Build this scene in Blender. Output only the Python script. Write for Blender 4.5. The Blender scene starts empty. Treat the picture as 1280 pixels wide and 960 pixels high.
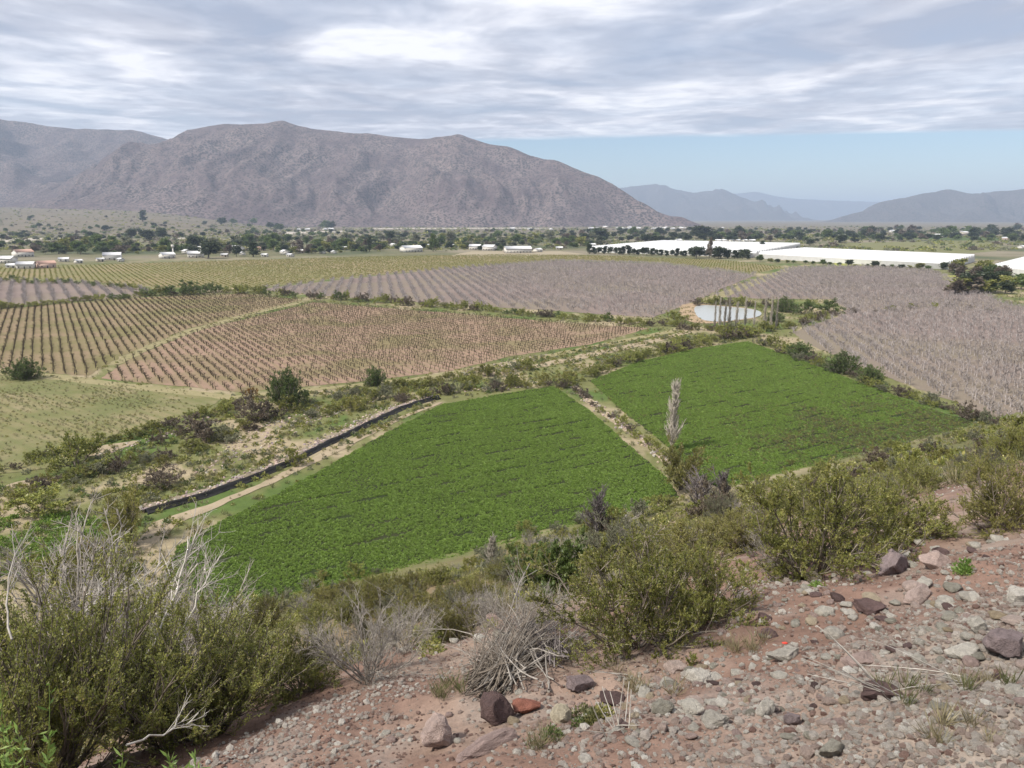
import bpy, bmesh, math, random
import numpy as np
from mathutils import Vector, Matrix

# ------------------------------------------------------------------ camera, sky, sun, exposure
SC = bpy.context.scene
COL = SC.collection
R = math.radians
EYE = np.array([0.0, 0.0, 38.0])
PITCH = R(12.2)
F = 960.0
cam_d = bpy.data.cameras.new('camera')
cam_d.sensor_width = 36; cam_d.lens = 27.0
cam_d.clip_start = 0.1; cam_d.clip_end = 80000
cam = bpy.data.objects.new('camera', cam_d); COL.objects.link(cam)
cam.location = EYE; cam.rotation_euler = (math.pi/2 - PITCH, 0, 0)
SC.camera = cam

SUN_EL, SUN_AZ = R(50), R(242)          # azimuth clockwise from +Y (view direction): behind, to the left
wd = bpy.data.worlds.new('World'); SC.world = wd; wd.use_nodes = True
nt = wd.node_tree; nt.nodes.clear()
def WN(t, **k):
    n = nt.nodes.new(t)
    for a, b in k.items(): setattr(n, a, b)
    return n
def WL(a, b): nt.links.new(a, b)
def wmath(op, a, b=None, c=None, clamp=False):
    n = WN('ShaderNodeMath', operation=op, use_clamp=clamp)
    for i, v in enumerate((a, b, c)):
        if v is None: continue
        if isinstance(v, (int, float)): n.inputs[i].default_value = v
        else: WL(v, n.inputs[i])
    return n.outputs[0]
out = WN('ShaderNodeOutputWorld')
sky = WN('ShaderNodeTexSky', sky_type='NISHITA', sun_disc=False)
sky.sun_elevation = SUN_EL; sky.sun_rotation = SUN_AZ; sky.altitude = 600; sky.dust_density = 0.6; sky.ozone_density = 3.0
bg_sky = WN('ShaderNodeBackground'); bg_sky.inputs[1].default_value = 0.08; WL(sky.outputs[0], bg_sky.inputs[0])
tc = WN('ShaderNodeTexCoord'); sx = WN('ShaderNodeSeparateXYZ'); WL(tc.outputs['Generated'], sx.inputs[0])
zz = wmath('MAXIMUM', sx.outputs[2], 0.012)
pu = wmath('DIVIDE', sx.outputs[0], zz); pv = wmath('DIVIDE', sx.outputs[1], zz)   # point on the cloud deck, in deck heights
def deck(su, sv, ou, scale, detail, rough, dist=0.0):
    c = WN('ShaderNodeCombineXYZ'); WL(wmath('MULTIPLY_ADD', pu, su, ou), c.inputs[0]); WL(wmath('MULTIPLY_ADD', pv, sv, ou*0.37), c.inputs[1])
    n = WN('ShaderNodeTexNoise'); n.inputs['Scale'].default_value = scale; n.inputs['Detail'].default_value = detail
    n.inputs['Roughness'].default_value = rough; n.inputs['Distortion'].default_value = dist
    WL(c.outputs[0], n.inputs['Vector']); return n.outputs[0]
big = deck(0.40, 0.30, 3.1, 1.0, 2, 0.5, 0.3)
mid = deck(0.85, 0.75, 7.7, 1.0, 5, 0.55, 0.6)
fine = deck(2.6, 2.4, 1.3, 1.2, 4, 0.55, 0.4)
v = wmath('ADD', wmath('MULTIPLY', big, 0.55), wmath('ADD', wmath('MULTIPLY', mid, 0.65), wmath('MULTIPLY', fine, 0.34)))
rp = WN('ShaderNodeValToRGB'); WL(wmath('SUBTRACT', v, 0.25), rp.inputs[0])
e = rp.color_ramp.elements
e[0].position = 0.38; e[0].color = (0.355, 0.37, 0.44, 1)
e[1].position = 0.66; e[1].color = (0.74, 0.74, 0.77, 1)
m = rp.color_ramp.elements.new(0.50); m.color = (0.47, 0.485, 0.55, 1)
m = rp.color_ramp.elements.new(0.58); m.color = (0.60, 0.61, 0.67, 1)
bg_cl = WN('ShaderNodeBackground'); bg_cl.inputs[1].default_value = 0.92; WL(rp.outputs[0], bg_cl.inputs[0])
# the deck ends along a line far off; beyond it the sky is clear
edge_n = deck(0.5, 0.5, 12.0, 1.2, 4, 0.6)
edge = wmath('ADD', wmath('ADD', wmath('MULTIPLY', pv, 0.985), wmath('MULTIPLY', pu, 0.17)), wmath('MULTIPLY', edge_n, 0.9))
mask = wmath('SUBTRACT', 1.0, wmath('DIVIDE', wmath('SUBTRACT', edge, 10.35), 0.55, clamp=True))
thin = wmath('MULTIPLY_ADD', mid, 1.2, 0.30, clamp=True)
mx = WN('ShaderNodeMixShader'); WL(wmath('MULTIPLY', mask, thin), mx.inputs[0]); WL(bg_sky.outputs[0], mx.inputs[1]); WL(bg_cl.outputs[0], mx.inputs[2])
WL(mx.outputs[0], out.inputs[0])

sun_d = bpy.data.lights.new('sun', 'SUN'); sun_d.energy = 3.6; sun_d.angle = R(8); sun_d.color = (1.0, 0.93, 0.82)
sun = bpy.data.objects.new('sun', sun_d); COL.objects.link(sun)
sd = Vector((math.sin(SUN_AZ)*math.cos(SUN_EL), math.cos(SUN_AZ)*math.cos(SUN_EL), math.sin(SUN_EL)))
sun.rotation_euler = sd.to_track_quat('Z', 'Y').to_euler()
VS = SC.view_settings
VS.view_transform = 'Standard'; VS.look = 'None'; VS.gamma = 1; VS.use_curve_mapping = False; VS.exposure = 0.72
SC.cycles.max_bounces = 6; SC.cycles.diffuse_bounces = 3; SC.cycles.glossy_bounces = 2; SC.cycles.transmission_bounces = 3
SC.cycles.transparent_max_bounces = 4; SC.cycles.volume_bounces = 0
SC.cycles.use_denoising = True

# ------------------------------------------------------------------ numeric helpers
rng = np.random.default_rng(11)
def norm(v): return v / np.maximum(np.linalg.norm(v, axis=-1, keepdims=True), 1e-9)
_P = np.random.default_rng(5).permutation(1024); _P = np.concatenate([_P, _P])
_A = np.random.default_rng(6).random(2048)*2*np.pi
_GX, _GY = np.cos(_A), np.sin(_A)
def perlin(x, y, seed=0):
    x = np.asarray(x, float) + seed*17.31; y = np.asarray(y, float) + seed*9.77
    xi = np.floor(x).astype(np.int64); yi = np.floor(y).astype(np.int64)
    xf = x - xi; yf = y - yi
    def g(i, j, dx, dy):
        h = _P[(_P[i & 1023] + j) & 1023]
        return _GX[h]*dx + _GY[h]*dy
    u = xf*xf*xf*(xf*(xf*6-15)+10); w = yf*yf*yf*(yf*(yf*6-15)+10)
    a = g(xi, yi, xf, yf); b = g(xi+1, yi, xf-1, yf); c = g(xi, yi+1, xf, yf-1); d = g(xi+1, yi+1, xf-1, yf-1)
    return ((a*(1-u)+b*u)*(1-w) + (c*(1-u)+d*u)*w)*1.4
def fbm(x, y, seed=0, o=4, lac=2.03, gain=0.5):
    s = 0; a = 1.0; f = 1.0
    for i in range(o): s = s + a*perlin(np.asarray(x)*f, np.asarray(y)*f, seed+i*3); a *= gain; f *= lac
    return s
def ridged(x, y, seed=0, o=4):
    s = 0; a = 1.0; f = 1.0
    for i in range(o): s = s + a*(1-2*np.abs(perlin(np.asarray(x)*f, np.asarray(y)*f, seed+i*3))); a *= 0.5; f *= 2.07
    return s
def sstep(a, b, x):
    t = np.clip((np.asarray(x, float)-a)/(b-a), 0, 1); return t*t*(3-2*t)
# the hillside: contours run along TOE; s is the plan distance downhill from the camera
NX, NY = -0.52, 0.854
_ks = np.array([-30000, -60, -14, -1.0, 5.6, 66, 74, 40000.]); _kz = np.array([62, 52, 37.6, 36.75, 34.0, 2.0, -0.05, -0.05])
_S = np.arange(-120, 160, 0.2); _Z = np.interp(_S, _ks, _kz); _k = np.ones(13)/13
_Z = np.convolve(np.pad(_Z, 6, mode='edge'), _k, mode='valid')
def height(x, y):
    x = np.asarray(x, float); y = np.asarray(y, float)
    s = NX*x + NY*y; r = np.hypot(x, y)
    along = NY*x - NX*y
    z = np.interp(s, _S, _Z)
    hill = sstep(6, 14, s)*(1-sstep(60, 74, s)) + 0*s
    z = z + hill*(fbm(x/9, y/9, 1, 3)*0.55 + perlin(along/14, s/60, 4)*1.0)
    near = 1-sstep(14, 40, np.abs(s)+0*r)
    z = z + near*(1-sstep(10, 30, r))*(fbm(x*0.8, y*0.8, 2, 3)*0.10 + fbm(x*4.5, y*4.5, 8, 3)*0.018)
    val = sstep(72, 80, s)
    z = z + val*np.minimum(fbm(x/14, y/14, 3, 2)*0.03, 0.03)*(1-sstep(900, 1400, r))
    # alluvial fan rising towards the mountains on the left
    az = np.arctan2(x, np.maximum(y, 1))
    fan = sstep(1500, 3900, y)*(1-sstep(-0.47, -0.27, az))
    z = z + fan*88
    far = sstep(1500, 4000, r)
    return z + far*fbm(x/900, y/900, 9, 2)*2.0
FW = np.array([0, math.cos(PITCH), -math.sin(PITCH)]); UP = np.array([0, math.sin(PITCH), math.cos(PITCH)]); RT = np.array([1., 0, 0])
def ray(px, py): 
    return FW + (px-640)/F*RT + (480-py)/F*UP
def flat(px, py, z=0.0):
    d = ray(px, py); t = (z-EYE[2])/d[2]; return EYE + d*t
def hit(px, py):
    d = ray(px, py)
    t = np.concatenate([np.arange(1, 120, 0.05), np.geomspace(120, 9000, 900)])
    p = EYE[None] + d[None]*t[:, None]
    below = p[:, 2] < height(p[:, 0], p[:, 1])
    i = int(np.argmax(below)) if below.any() else len(t)-1
    a, b = t[max(i-1, 0)], t[i]
    for _ in range(20):
        m = (a+b)/2; q = EYE + d*m
        if q[2] < height(q[0], q[1]): b = m
        else: a = m
    q = EYE + d*b; q[2] = float(height(q[0], q[1])); return q
def depth(p): return float((np.asarray(p)-EYE) @ FW)
def poly_px(pts, z=0.0): return np.array([flat(a, b, z)[:2] for a, b in pts])
def inside(P, poly):
    x, y = P[:, 0], P[:, 1]; r = np.zeros(len(P), bool); n = len(poly); j = n-1
    for i in range(n):
        xi, yi = poly[i]; xj, yj = poly[j]
        c = ((yi > y) != (yj > y)) & (x < (xj-xi)*(y-yi)/(yj-yi+1e-12)+xi)
        r ^= c; j = i
    return r
def smooth_poly(P, it=2):
    for _ in range(it): P = np.stack([P*0.75+np.roll(P, -1, 0)*0.25, P*0.25+np.roll(P, -1, 0)*0.75], 1).reshape(-1, 2)
    return P
def grid_in(poly, d_ang, a, b, jit=0.0):
    """points of a planting grid: rows along d_ang (degrees from +Y), a between rows, b along the row"""
    t = R(d_ang); u = np.array([math.sin(t), math.cos(t)]); w = np.array([u[1], -u[0]])
    q = np.stack([poly@u, poly@w], 1); lo, hi = q.min(0), q.max(0)
    U, W = np.meshgrid(np.arange(lo[0], hi[0], b), np.arange(lo[1], hi[1], a))
    P = U.ravel()[:, None]*u + W.ravel()[:, None]*w
    if jit: P = P + rng.normal(0, jit, P.shape)
    return P[inside(P, poly)]

# ------------------------------------------------------------------ mesh helpers
def mesh_np(name, V, Q, mat=None, tint=None, smooth=False, color=None):
    V = np.asarray(V, np.float32); Q = np.asarray(Q, np.int32)
    me = bpy.data.meshes.new(name); k = Q.shape[1]
    me.vertices.add(len(V)); me.vertices.foreach_set('co', V.ravel())
    me.loops.add(Q.size); me.loops.foreach_set('vertex_index', Q.ravel())
    me.polygons.add(len(Q)); me.polygons.foreach_set('loop_start', np.arange(0, Q.size, k, dtype=np.int32))
    me.polygons.foreach_set('loop_total', np.full(len(Q), k, np.int32))
    if smooth: me.polygons.foreach_set('use_smooth', np.ones(len(Q), bool))
    me.update(calc_edges=True)
    if tint is not None:
        a = me.attributes.new('tint', 'FLOAT', 'POINT'); a.data.foreach_set('value', np.asarray(tint, np.float32))
    if color is not None:
        a = me.attributes.new('soil', 'FLOAT_COLOR', 'POINT')
        c = np.ones((len(V), 4), np.float32); c[:, :3] = color; a.data.foreach_set('color', c.ravel())
    if mat: me.materials.append(mat)
    me.validate(); return me
def link(name, data, parent=None):
    o = bpy.data.objects.new(name, data); COL.objects.link(o)
    if parent: o.parent = parent
    return o
def tag(o, label=None, cat=None, group=None, kind=None):
    if label: o['label'] = label
    if cat: o['category'] = cat
    if group: o['group'] = group
    if kind: o['kind'] = kind
    return o
def cat_mesh(parts):
    V, Q, T, n = [], [], [], 0
    for p in parts:
        V.append(p[0]); Q.append(p[1]+n); n += len(p[0])
        T.append(p[2] if len(p) > 2 else np.zeros(len(p[0])))
    return np.concatenate(V), np.concatenate(Q), np.concatenate(T)

# ------------------------------------------------------------------ materials
def material(name):
    m = bpy.data.materials.new(name); m.use_nodes = True; t = m.node_tree; t.nodes.clear()
    o = t.nodes.new('ShaderNodeOutputMaterial'); return m, t, o
class NB:
    def __init__(s, name): s.m, s.t, s.o = material(name)
    def n(s, typ, **k):
        x = s.t.nodes.new(typ)
        for a, b in k.items(): setattr(x, a, b)
        return x
    def l(s, a, b): s.t.links.new(a, b)
    def set(s, sock, v):
        if isinstance(v, (int, float)): sock.default_value = v
        elif isinstance(v, tuple): sock.default_value = v if len(v) == len(sock.default_value) else (*v, 1)
        else: s.l(v, sock)
    def math(s, op, a, b=None, c=None, clamp=False):
        n = s.n('ShaderNodeMath', operation=op, use_clamp=clamp)
        for i, v in enumerate((a, b, c)):
            if v is not None: s.set(n.inputs[i], v)
        return n.outputs[0]
    def mix(s, f, a, b, mode='MIX'):
        n = s.n('ShaderNodeMix', data_type='RGBA', blend_type=mode)
        s.set(n.inputs[0], f); s.set(n.inputs[6], a); s.set(n.inputs[7], b); return n.outputs[2]
    def ramp(s, f, stops, const=False):
        n = s.n('ShaderNodeValToRGB'); s.l(f, n.inputs[0]); cr = n.color_ramp
        if const: cr.interpolation = 'CONSTANT'
        cr.elements[0].position = stops[0][0]; cr.elements[0].color = (*stops[0][1], 1)
        cr.elements[1].position = stops[-1][0]; cr.elements[1].color = (*stops[-1][1], 1)
        for p, c in stops[1:-1]: cr.elements.new(p).color = (*c, 1)
        return n.outputs[0]
    def noise(s, scale, detail=4, rough=0.55, vec=None, dist=0.0):
        n = s.n('ShaderNodeTexNoise'); n.inputs['Scale'].default_value = scale; n.inputs['Detail'].default_value = detail
        n.inputs['Roughness'].default_value = rough; n.inputs['Distortion'].default_value = dist
        if vec is not None: s.l(vec, n.inputs['Vector'])
        return n.outputs[0]
    def voro(s, scale, vec=None, out='Distance'):
        n = s.n('ShaderNodeTexVoronoi'); n.inputs['Scale'].default_value = scale
        if vec is not None: s.l(vec, n.inputs['Vector'])
        return n.outputs[out]
    def pos(s): return s.n('ShaderNodeNewGeometry').outputs['Position']
    def obj(s): return s.n('ShaderNodeTexCoord').outputs['Object']
    def attr(s, name, out='Fac'): return s.n('ShaderNodeAttribute', attribute_name=name).outputs[out]
    def rand(s): return s.n('ShaderNodeObjectInfo').outputs['Random']
    def bump(s, h, strength=0.5, dist=0.02):
        n = s.n('ShaderNodeBump'); n.inputs['Strength'].default_value = strength; n.inputs['Distance'].default_value = dist
        s.l(h, n.inputs['Height']); return n.outputs[0]
    def pbr(s, color, rough=0.85, spec=0.25, normal=None, **k):
        n = s.n('ShaderNodeBsdfPrincipled'); s.set(n.inputs['Base Color'], color); s.set(n.inputs['Roughness'], rough)
        n.inputs['Specular IOR Level'].default_value = spec
        if normal is not None: s.l(normal, n.inputs['Normal'])
        for a, b in k.items(): s.set(n.inputs[a], b)
        s.l(n.outputs[0], s.o.inputs[0]); return s.m
def leaf_mat(name, stops, trans=0.42, var=0.35):
    b = NB(name); c = b.ramp(b.attr('tint'), stops)
    hs = b.n('ShaderNodeHueSaturation'); b.set(hs.inputs['Value'], b.math('MULTIPLY_ADD', b.rand(), var, 1-var*0.5)); b.set(hs.inputs['Color'], c)
    hs.inputs['Hue'].default_value = 0.5
    d = b.n('ShaderNodeBsdfDiffuse'); t = b.n('ShaderNodeBsdfTranslucent'); g = b.n('ShaderNodeBsdfGlossy')
    g.inputs['Roughness'].default_value = 0.5; g.inputs['Color'].default_value = (0.6, 0.6, 0.6, 1)
    b.l(hs.outputs[0], d.inputs[0]); b.l(hs.outputs[0], t.inputs[0])
    m1 = b.n('ShaderNodeMixShader'); m1.inputs[0].default_value = trans; b.l(d.outputs[0], m1.inputs[1]); b.l(t.outputs[0], m1.inputs[2])
    m2 = b.n('ShaderNodeMixShader'); m2.inputs[0].default_value = 0.05; b.l(m1.outputs[0], m2.inputs[1]); b.l(g.outputs[0], m2.inputs[2])
    b.l(m2.outputs[0], b.o.inputs[0]); return b.m
def bark_mat(name, c1, c2, scale=14):
    b = NB(name); n = b.noise(scale, 4, 0.6, b.obj())
    c = b.mix(b.ramp(n, [(0.35, (0, 0, 0)), (0.65, (1, 1, 1))]), c1, c2)
    hs = b.n('ShaderNodeHueSaturation'); b.set(hs.inputs['Value'], b.math('MULTIPLY_ADD', b.rand(), 0.4, 0.8)); b.set(hs.inputs['Color'], c)
    return b.pbr(hs.outputs[0], 0.9, 0.1)
M = {}
M['olive'] = leaf_mat('olive_leaf', [(0, (0.129, 0.149, 0.038)), (0.45, (0.212, 0.228, 0.058)), (0.8, (0.311, 0.305, 0.083)), (1, (0.425, 0.389, 0.151))])
M['moss'] = leaf_mat('dark_olive_leaf', [(0, (0.148, 0.170, 0.048)), (0.5, (0.258, 0.281, 0.073)), (0.85, (0.397, 0.395, 0.107)), (1, (0.536, 0.480, 0.188))])
M['yellow'] = leaf_mat('yellow_green_leaf', [(0, (0.150, 0.162, 0.037)), (0.5, (0.246, 0.240, 0.066)), (1, (0.384, 0.342, 0.132))])
M['green'] = leaf_mat('green_leaf', [(0, (0.067, 0.105, 0.031)), (0.5, (0.119, 0.168, 0.048)), (1, (0.196, 0.238, 0.078))])
M['bright'] = leaf_mat('fresh_leaf', [(0, (.10, .19, .03)), (.5, (.18, .29, .06)), (1, (.30, .40, .12))])
M['dark'] = leaf_mat('dark_tree_leaf', [(0, (0.034, 0.049, 0.027)), (0.6, (0.068, 0.091, 0.042)), (1, (0.128, 0.140, 0.068))])
M['purple'] = leaf_mat('purple_brown_leaf', [(0, (0.093, 0.076, 0.057)), (0.6, (0.166, 0.131, 0.099)), (1, (0.273, 0.228, 0.164))])
M['pale'] = leaf_mat('grey_green_leaf', [(0, (.14, .15, .09)), (.6, (.21, .215, .135)), (1, (.31, .30, .21))])
M['alf'] = leaf_mat('alfalfa_leaf', [(0, (0.124, 0.204, 0.030)), (0.5, (0.182, 0.280, 0.047)), (1, (0.262, 0.364, 0.081))], trans=0.4, var=0.5)
M['straw'] = leaf_mat('dry_grass_blade', [(0, (.20, .17, .085)), (.5, (.29, .25, .14)), (1, (.40, .36, .23))])
M['grass'] = leaf_mat('olive_grass_blade', [(0, (.085, .105, .035)), (.5, (.14, .15, .06)), (1, (.24, .22, .11))])
M['orange'] = leaf_mat('rust_leaf', [(0, (.15, .085, .02)), (.5, (.25, .14, .03)), (1, (.34, .21, .06))])
M['stem'] = bark_mat('grey_brown_stem', (.13, .11, .09), (.25, .215, .18))
M['drytwig'] = bark_mat('dry_grey_twig', (.21, .19, .17), (.38, .35, .315))
M['deadwood'] = bark_mat('bleached_dead_wood', (.30, .275, .24), (.50, .47, .43))
M['mauve'] = bark_mat('bare_orchard_twig', (.19, .165, .16), (.46, .42, .405))
M['poplar'] = bark_mat('bare_poplar_twig', (.30, .27, .23), (.50, .46, .40))
M['pur_twig'] = bark_mat('purple_grey_twig', (.11, .095, .095), (.22, .195, .195))
M['vine'] = bark_mat('dormant_vine_wood', (.045, .034, .026), (.11, .085, .06))

# ------------------------------------------------------------------ plants: vectorised growth
def grow(r, P0, D0, L, k, wig, up):
    pts = [P0]; D = D0; P = P0; step = (L/(k-1))[:, None]
    for j in range(k-1):
        D = norm(D + r.normal(0, wig, D.shape) + np.array([0, 0, up])); P = P + D*step; pts.append(P)
    return np.stack(pts, 1)
def branch(r, par, n, tlo, thi, ang, Lr, Lpar, k, wig, up):
    """n children on each parent polyline"""
    Mp, kp = par.shape[:2]; t = r.uniform(tlo, thi, (Mp, n))*(kp-1)
    i = np.minimum(t.astype(int), kp-2); f = (t-i)[..., None]; a = np.arange(Mp)[:, None]
    P = par[a, i]*(1-f) + par[a, i+1]*f; D = norm(par[a, i+1]-par[a, i])
    w = norm(np.cross(D, norm(r.normal(0, 1, D.shape))))
    an = R(ang)*r.uniform(0.6, 1.3, (Mp, n))[..., None]
    D = norm(D*np.cos(an) + w*np.sin(an))
    L = np.repeat(Lpar[:, None], n, 1)*Lr*r.uniform(0.6, 1.25, (Mp, n))*(1-0.45*(t/(kp-1)))
    return grow(r, P.reshape(-1, 3), D.reshape(-1, 3), L.ravel(), k, wig, up), L.ravel()
def tubes(pts, r0, r1, S=3):
    Mp, k = pts.shape[:2]; d = norm(pts[:, -1]-pts[:, 0]); ref = np.where(np.abs(d[:, 2:3]) > 0.9, np.array([[1., 0, 0]]), np.array([[0, 0, 1.]]))
    a = norm(np.cross(d, ref)); b = np.cross(d, a)
    rad = r0 + (r1-r0)*np.linspace(0, 1, k)
    th = np.arange(S)*2*np.pi/S
    off = a[:, None]*np.cos(th)[None, :, None] + b[:, None]*np.sin(th)[None, :, None]
    V = pts[:, :, None, :] + off[:, None]*rad[None, :, None, None]
    base = np.arange(Mp)[:, None, None]*k*S + np.arange(k-1)[None, :, None]*S
    s = np.arange(S)[None, None]; s2 = (np.arange(S)+1)[None, None] % S
    Q = np.stack([base+s, base+s2, base+S+s2, base+S+s], -1).reshape(-1, 4)
    return V.reshape(-1, 3), Q
def leaves(r, P, D, L, W, tint=None):
    n = len(P); L = L*r.uniform(0.6, 1.3, (n, 1)); W = W*r.uniform(0.7, 1.3, (n, 1))
    side = norm(np.cross(D, norm(r.normal(0, 1, D.shape)))); nor = np.cross(D, side)
    mid = P + D*L*0.5 + nor*W*0.18
    V = np.stack([P, mid+side*W*0.5, P+D*L, mid-side*W*0.5], 1).reshape(-1, 3)
    Q = np.arange(4*n).reshape(-1, 4)
    T = r.random(n) if tint is None else tint
    return V, Q, np.repeat(T, 4)
def on_poly(r, pts, n, lo, hi):
    Mp, k = pts.shape[:2]; i = r.integers(0, Mp, n); t = r.uniform(lo, hi, n)*(k-1); j = np.minimum(t.astype(int), k-2); f = (t-j)[:, None]
    return pts[i, j]*(1-f)+pts[i, j+1]*f, norm(pts[i, j+1]-pts[i, j]), i
def cone_dirs(r, n, cone, lo=0.0):
    az = np.arange(n)*2.399+r.uniform(0, 6.28); tl = R(cone)*np.sqrt(np.linspace(lo, 1, n))*r.uniform(0.8, 1.1, n)
    return np.stack([np.sin(tl)*np.cos(az), np.sin(tl)*np.sin(az), np.cos(tl)], 1)
class Plant: pass
def fit(V, arr):
    """normalise: unit height, unit mean width"""
    lo = np.percentile(V, 1, 0); hi = np.percentile(V, 99, 0); w = ((hi[0]-lo[0])+(hi[1]-lo[1]))/2; h = hi[2]
    c = np.array([(lo[0]+hi[0])/2*0.6, (lo[1]+hi[1])/2*0.6, 0]); s = np.array([1/w, 1/w, 1/h])
    return [(a-c)*s for a in arr]
def shrub(seed, n0=12, cone=55, nb=(6, 6), ang=(40, 45), Lr=(0.6, 0.45), up=(0.05, 0.06, 0.04), wig=(0.12, 0.16, 0.2), nleaf=9000, leaf=0.05, aspect=0.38,
          lo=0.25, out=0.5, r0=0.016, leafmat='olive', stemmat='stem', twigs=True, clump=0.0, rise=0.35, tintb=1.0, bt=0.25):
    r = np.random.default_rng(seed)
    D = cone_dirs(r, n0, cone); P0 = r.normal(0, 0.04, (n0, 3)); P0[:, 2] = -0.05
    L = r.uniform(0.75, 1.05, n0)
    A = grow(r, P0, D, L, 6, wig[0], up[0])
    B, LB = branch(r, A, nb[0], bt, 1.0, ang[0], Lr[0], L, 5, wig[1], up[1])
    C, LC = branch(r, B, nb[1], 0.2, 1.0, ang[1], Lr[1], LB, 4, wig[2], up[2])
    st = [tubes(A, r0, r0*0.45, 4), tubes(B, r0*0.5, r0*0.22, 3)]
    if twigs: st.append(tubes(C, r0*0.24, r0*0.1, 3))
    SV, SQ, _ = cat_mesh(st)
    p = Plant(); p.stemmat = stemmat; p.leafmat = leafmat
    if nleaf:
        n1 = int(nleaf*0.82); P, Dd, i = on_poly(r, C, n1, lo, 1.0); P2, D2, i2 = on_poly(r, B, nleaf-n1, 0.5, 1.0)
        tw = r.random(len(C)); tb = r.random(len(B))
        T = np.clip(np.concatenate([tw[i], tb[i2]])*0.6 + r.random(nleaf)*0.45-0.02, 0, 1)**tintb
        P = np.concatenate([P, P2]) + r.normal(0, leaf*0.25, (nleaf, 3)); Dd = norm(np.concatenate([Dd, D2]) + r.normal(0, out, (nleaf, 3)) + np.array([0, 0, rise]))
        LV, LQ, LT = leaves(r, P, Dd, leaf, leaf*aspect, T)
        LV[:, 2] = np.maximum(LV[:, 2], 0.0)
        SV, LV = fit(LV, [SV, LV])
        p.leaf = mesh_np('foliage', LV, LQ, M[leafmat], LT)
    else:
        SV, = fit(SV, [SV]); p.leaf = None
    SV[:, 2] = np.maximum(SV[:, 2], -0.06)
    p.stem = mesh_np('stems', SV, SQ, M[stemmat]); p.allV = (SV, SQ)
    return p
def with_leaf(p, mat):
    q = Plant(); q.stem = p.stem; q.leaf = p.leaf.copy(); q.leaf.materials.clear(); q.leaf.materials.append(M[mat]); return q
PARTN = {'tree': ('crown', 'trunk')}
def plant(p, name, P, w, h, label, cat='shrub', group=None, rz=None, tilt=(0, 0), one=False):
    rz = random.uniform(0, 6.28) if rz is None else rz
    lf, stn = PARTN.get(cat, ('foliage', 'stems'))
    e = bpy.data.objects.new(name, None); COL.objects.link(e); e.empty_display_size = 0.1
    e.location = P; e.rotation_euler = (tilt[0], tilt[1], rz); e.scale = (w, w, h)
    if p.stem: link(stn, p.stem, e)
    if p.leaf: link(lf, p.leaf, e)
    return tag(e, label, cat, group)
random.seed(4)
def at_px(p, name, cx, by, wpx, hpx, label, cat='shrub', group=None, rz=None, tilt=(0, 0), kw=1.0):
    q = hit(cx, by); d = depth(q); return plant(p, name, q-np.array([0, 0, 0.02]), wpx/F*d*kw, hpx/F*d, label, cat, group, rz, tilt)

# ------------------------------------------------------------------ scatter of uncountable stuff (points carry a mesh)
def scatter(name, sources, P, scl, label, cat=None, rot=None, tiltmax=0.0, kind='stuff'):
    n = len(P); me = bpy.data.meshes.new(name); me.vertices.add(n); me.vertices.foreach_set('co', np.asarray(P, np.float32).ravel())
    rt = np.zeros((n, 3), np.float32); rt[:, 2] = rng.uniform(0, 6.283, n) if rot is None else rot
    if tiltmax: rt[:, :2] = rng.uniform(-tiltmax, tiltmax, (n, 2))
    s3 = np.asarray(scl, np.float32)
    if s3.ndim == 1: s3 = np.repeat(s3[:, None], 3, 1)
    a = me.attributes.new('rt', 'FLOAT_VECTOR', 'POINT'); a.data.foreach_set('vector', rt.ravel())
    a = me.attributes.new('sc', 'FLOAT_VECTOR', 'POINT'); a.data.foreach_set('vector', s3.ravel())
    a = me.attributes.new('ix', 'INT', 'POINT'); a.data.foreach_set('value', rng.integers(0, len(sources), n).astype(np.int32))
    me.update()
    g = bpy.data.node_groups.new(name, 'GeometryNodeTree')
    g.interface.new_socket('Geometry', in_out='INPUT', socket_type='NodeSocketGeometry'); g.interface.new_socket('Geometry', in_out='OUTPUT', socket_type='NodeSocketGeometry')
    gi = g.nodes.new('NodeGroupInput'); go = g.nodes.new('NodeGroupOutput'); ip = g.nodes.new('GeometryNodeInstanceOnPoints')
    jn = g.nodes.new('GeometryNodeJoinGeometry')
    for sme in sources:
        so = bpy.data.objects.new(name+'_source', sme)
        oi = g.nodes.new('GeometryNodeObjectInfo'); oi.inputs['Object'].default_value = so; oi.inputs['As Instance'].default_value = True
        g.links.new(oi.outputs['Geometry'], jn.inputs[0])
    def at(nm, ty):
        x = g.nodes.new('GeometryNodeInputNamedAttribute'); x.data_type = ty; x.inputs['Name'].default_value = nm; return x.outputs[0]
    g.links.new(gi.outputs[0], ip.inputs['Points']); g.links.new(jn.outputs[0], ip.inputs['Instance'])
    ip.inputs['Pick Instance'].default_value = True
    g.links.new(at('ix', 'INT'), ip.inputs['Instance Index']); g.links.new(at('rt', 'FLOAT_VECTOR'), ip.inputs['Rotation']); g.links.new(at('sc', 'FLOAT_VECTOR'), ip.inputs['Scale'])
    g.links.new(ip.outputs[0], go.inputs[0])
    o = link(name, me); md = o.modifiers.new('scatter', 'NODES'); md.node_group = g
    return tag(o, label, cat, None, kind)

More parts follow.
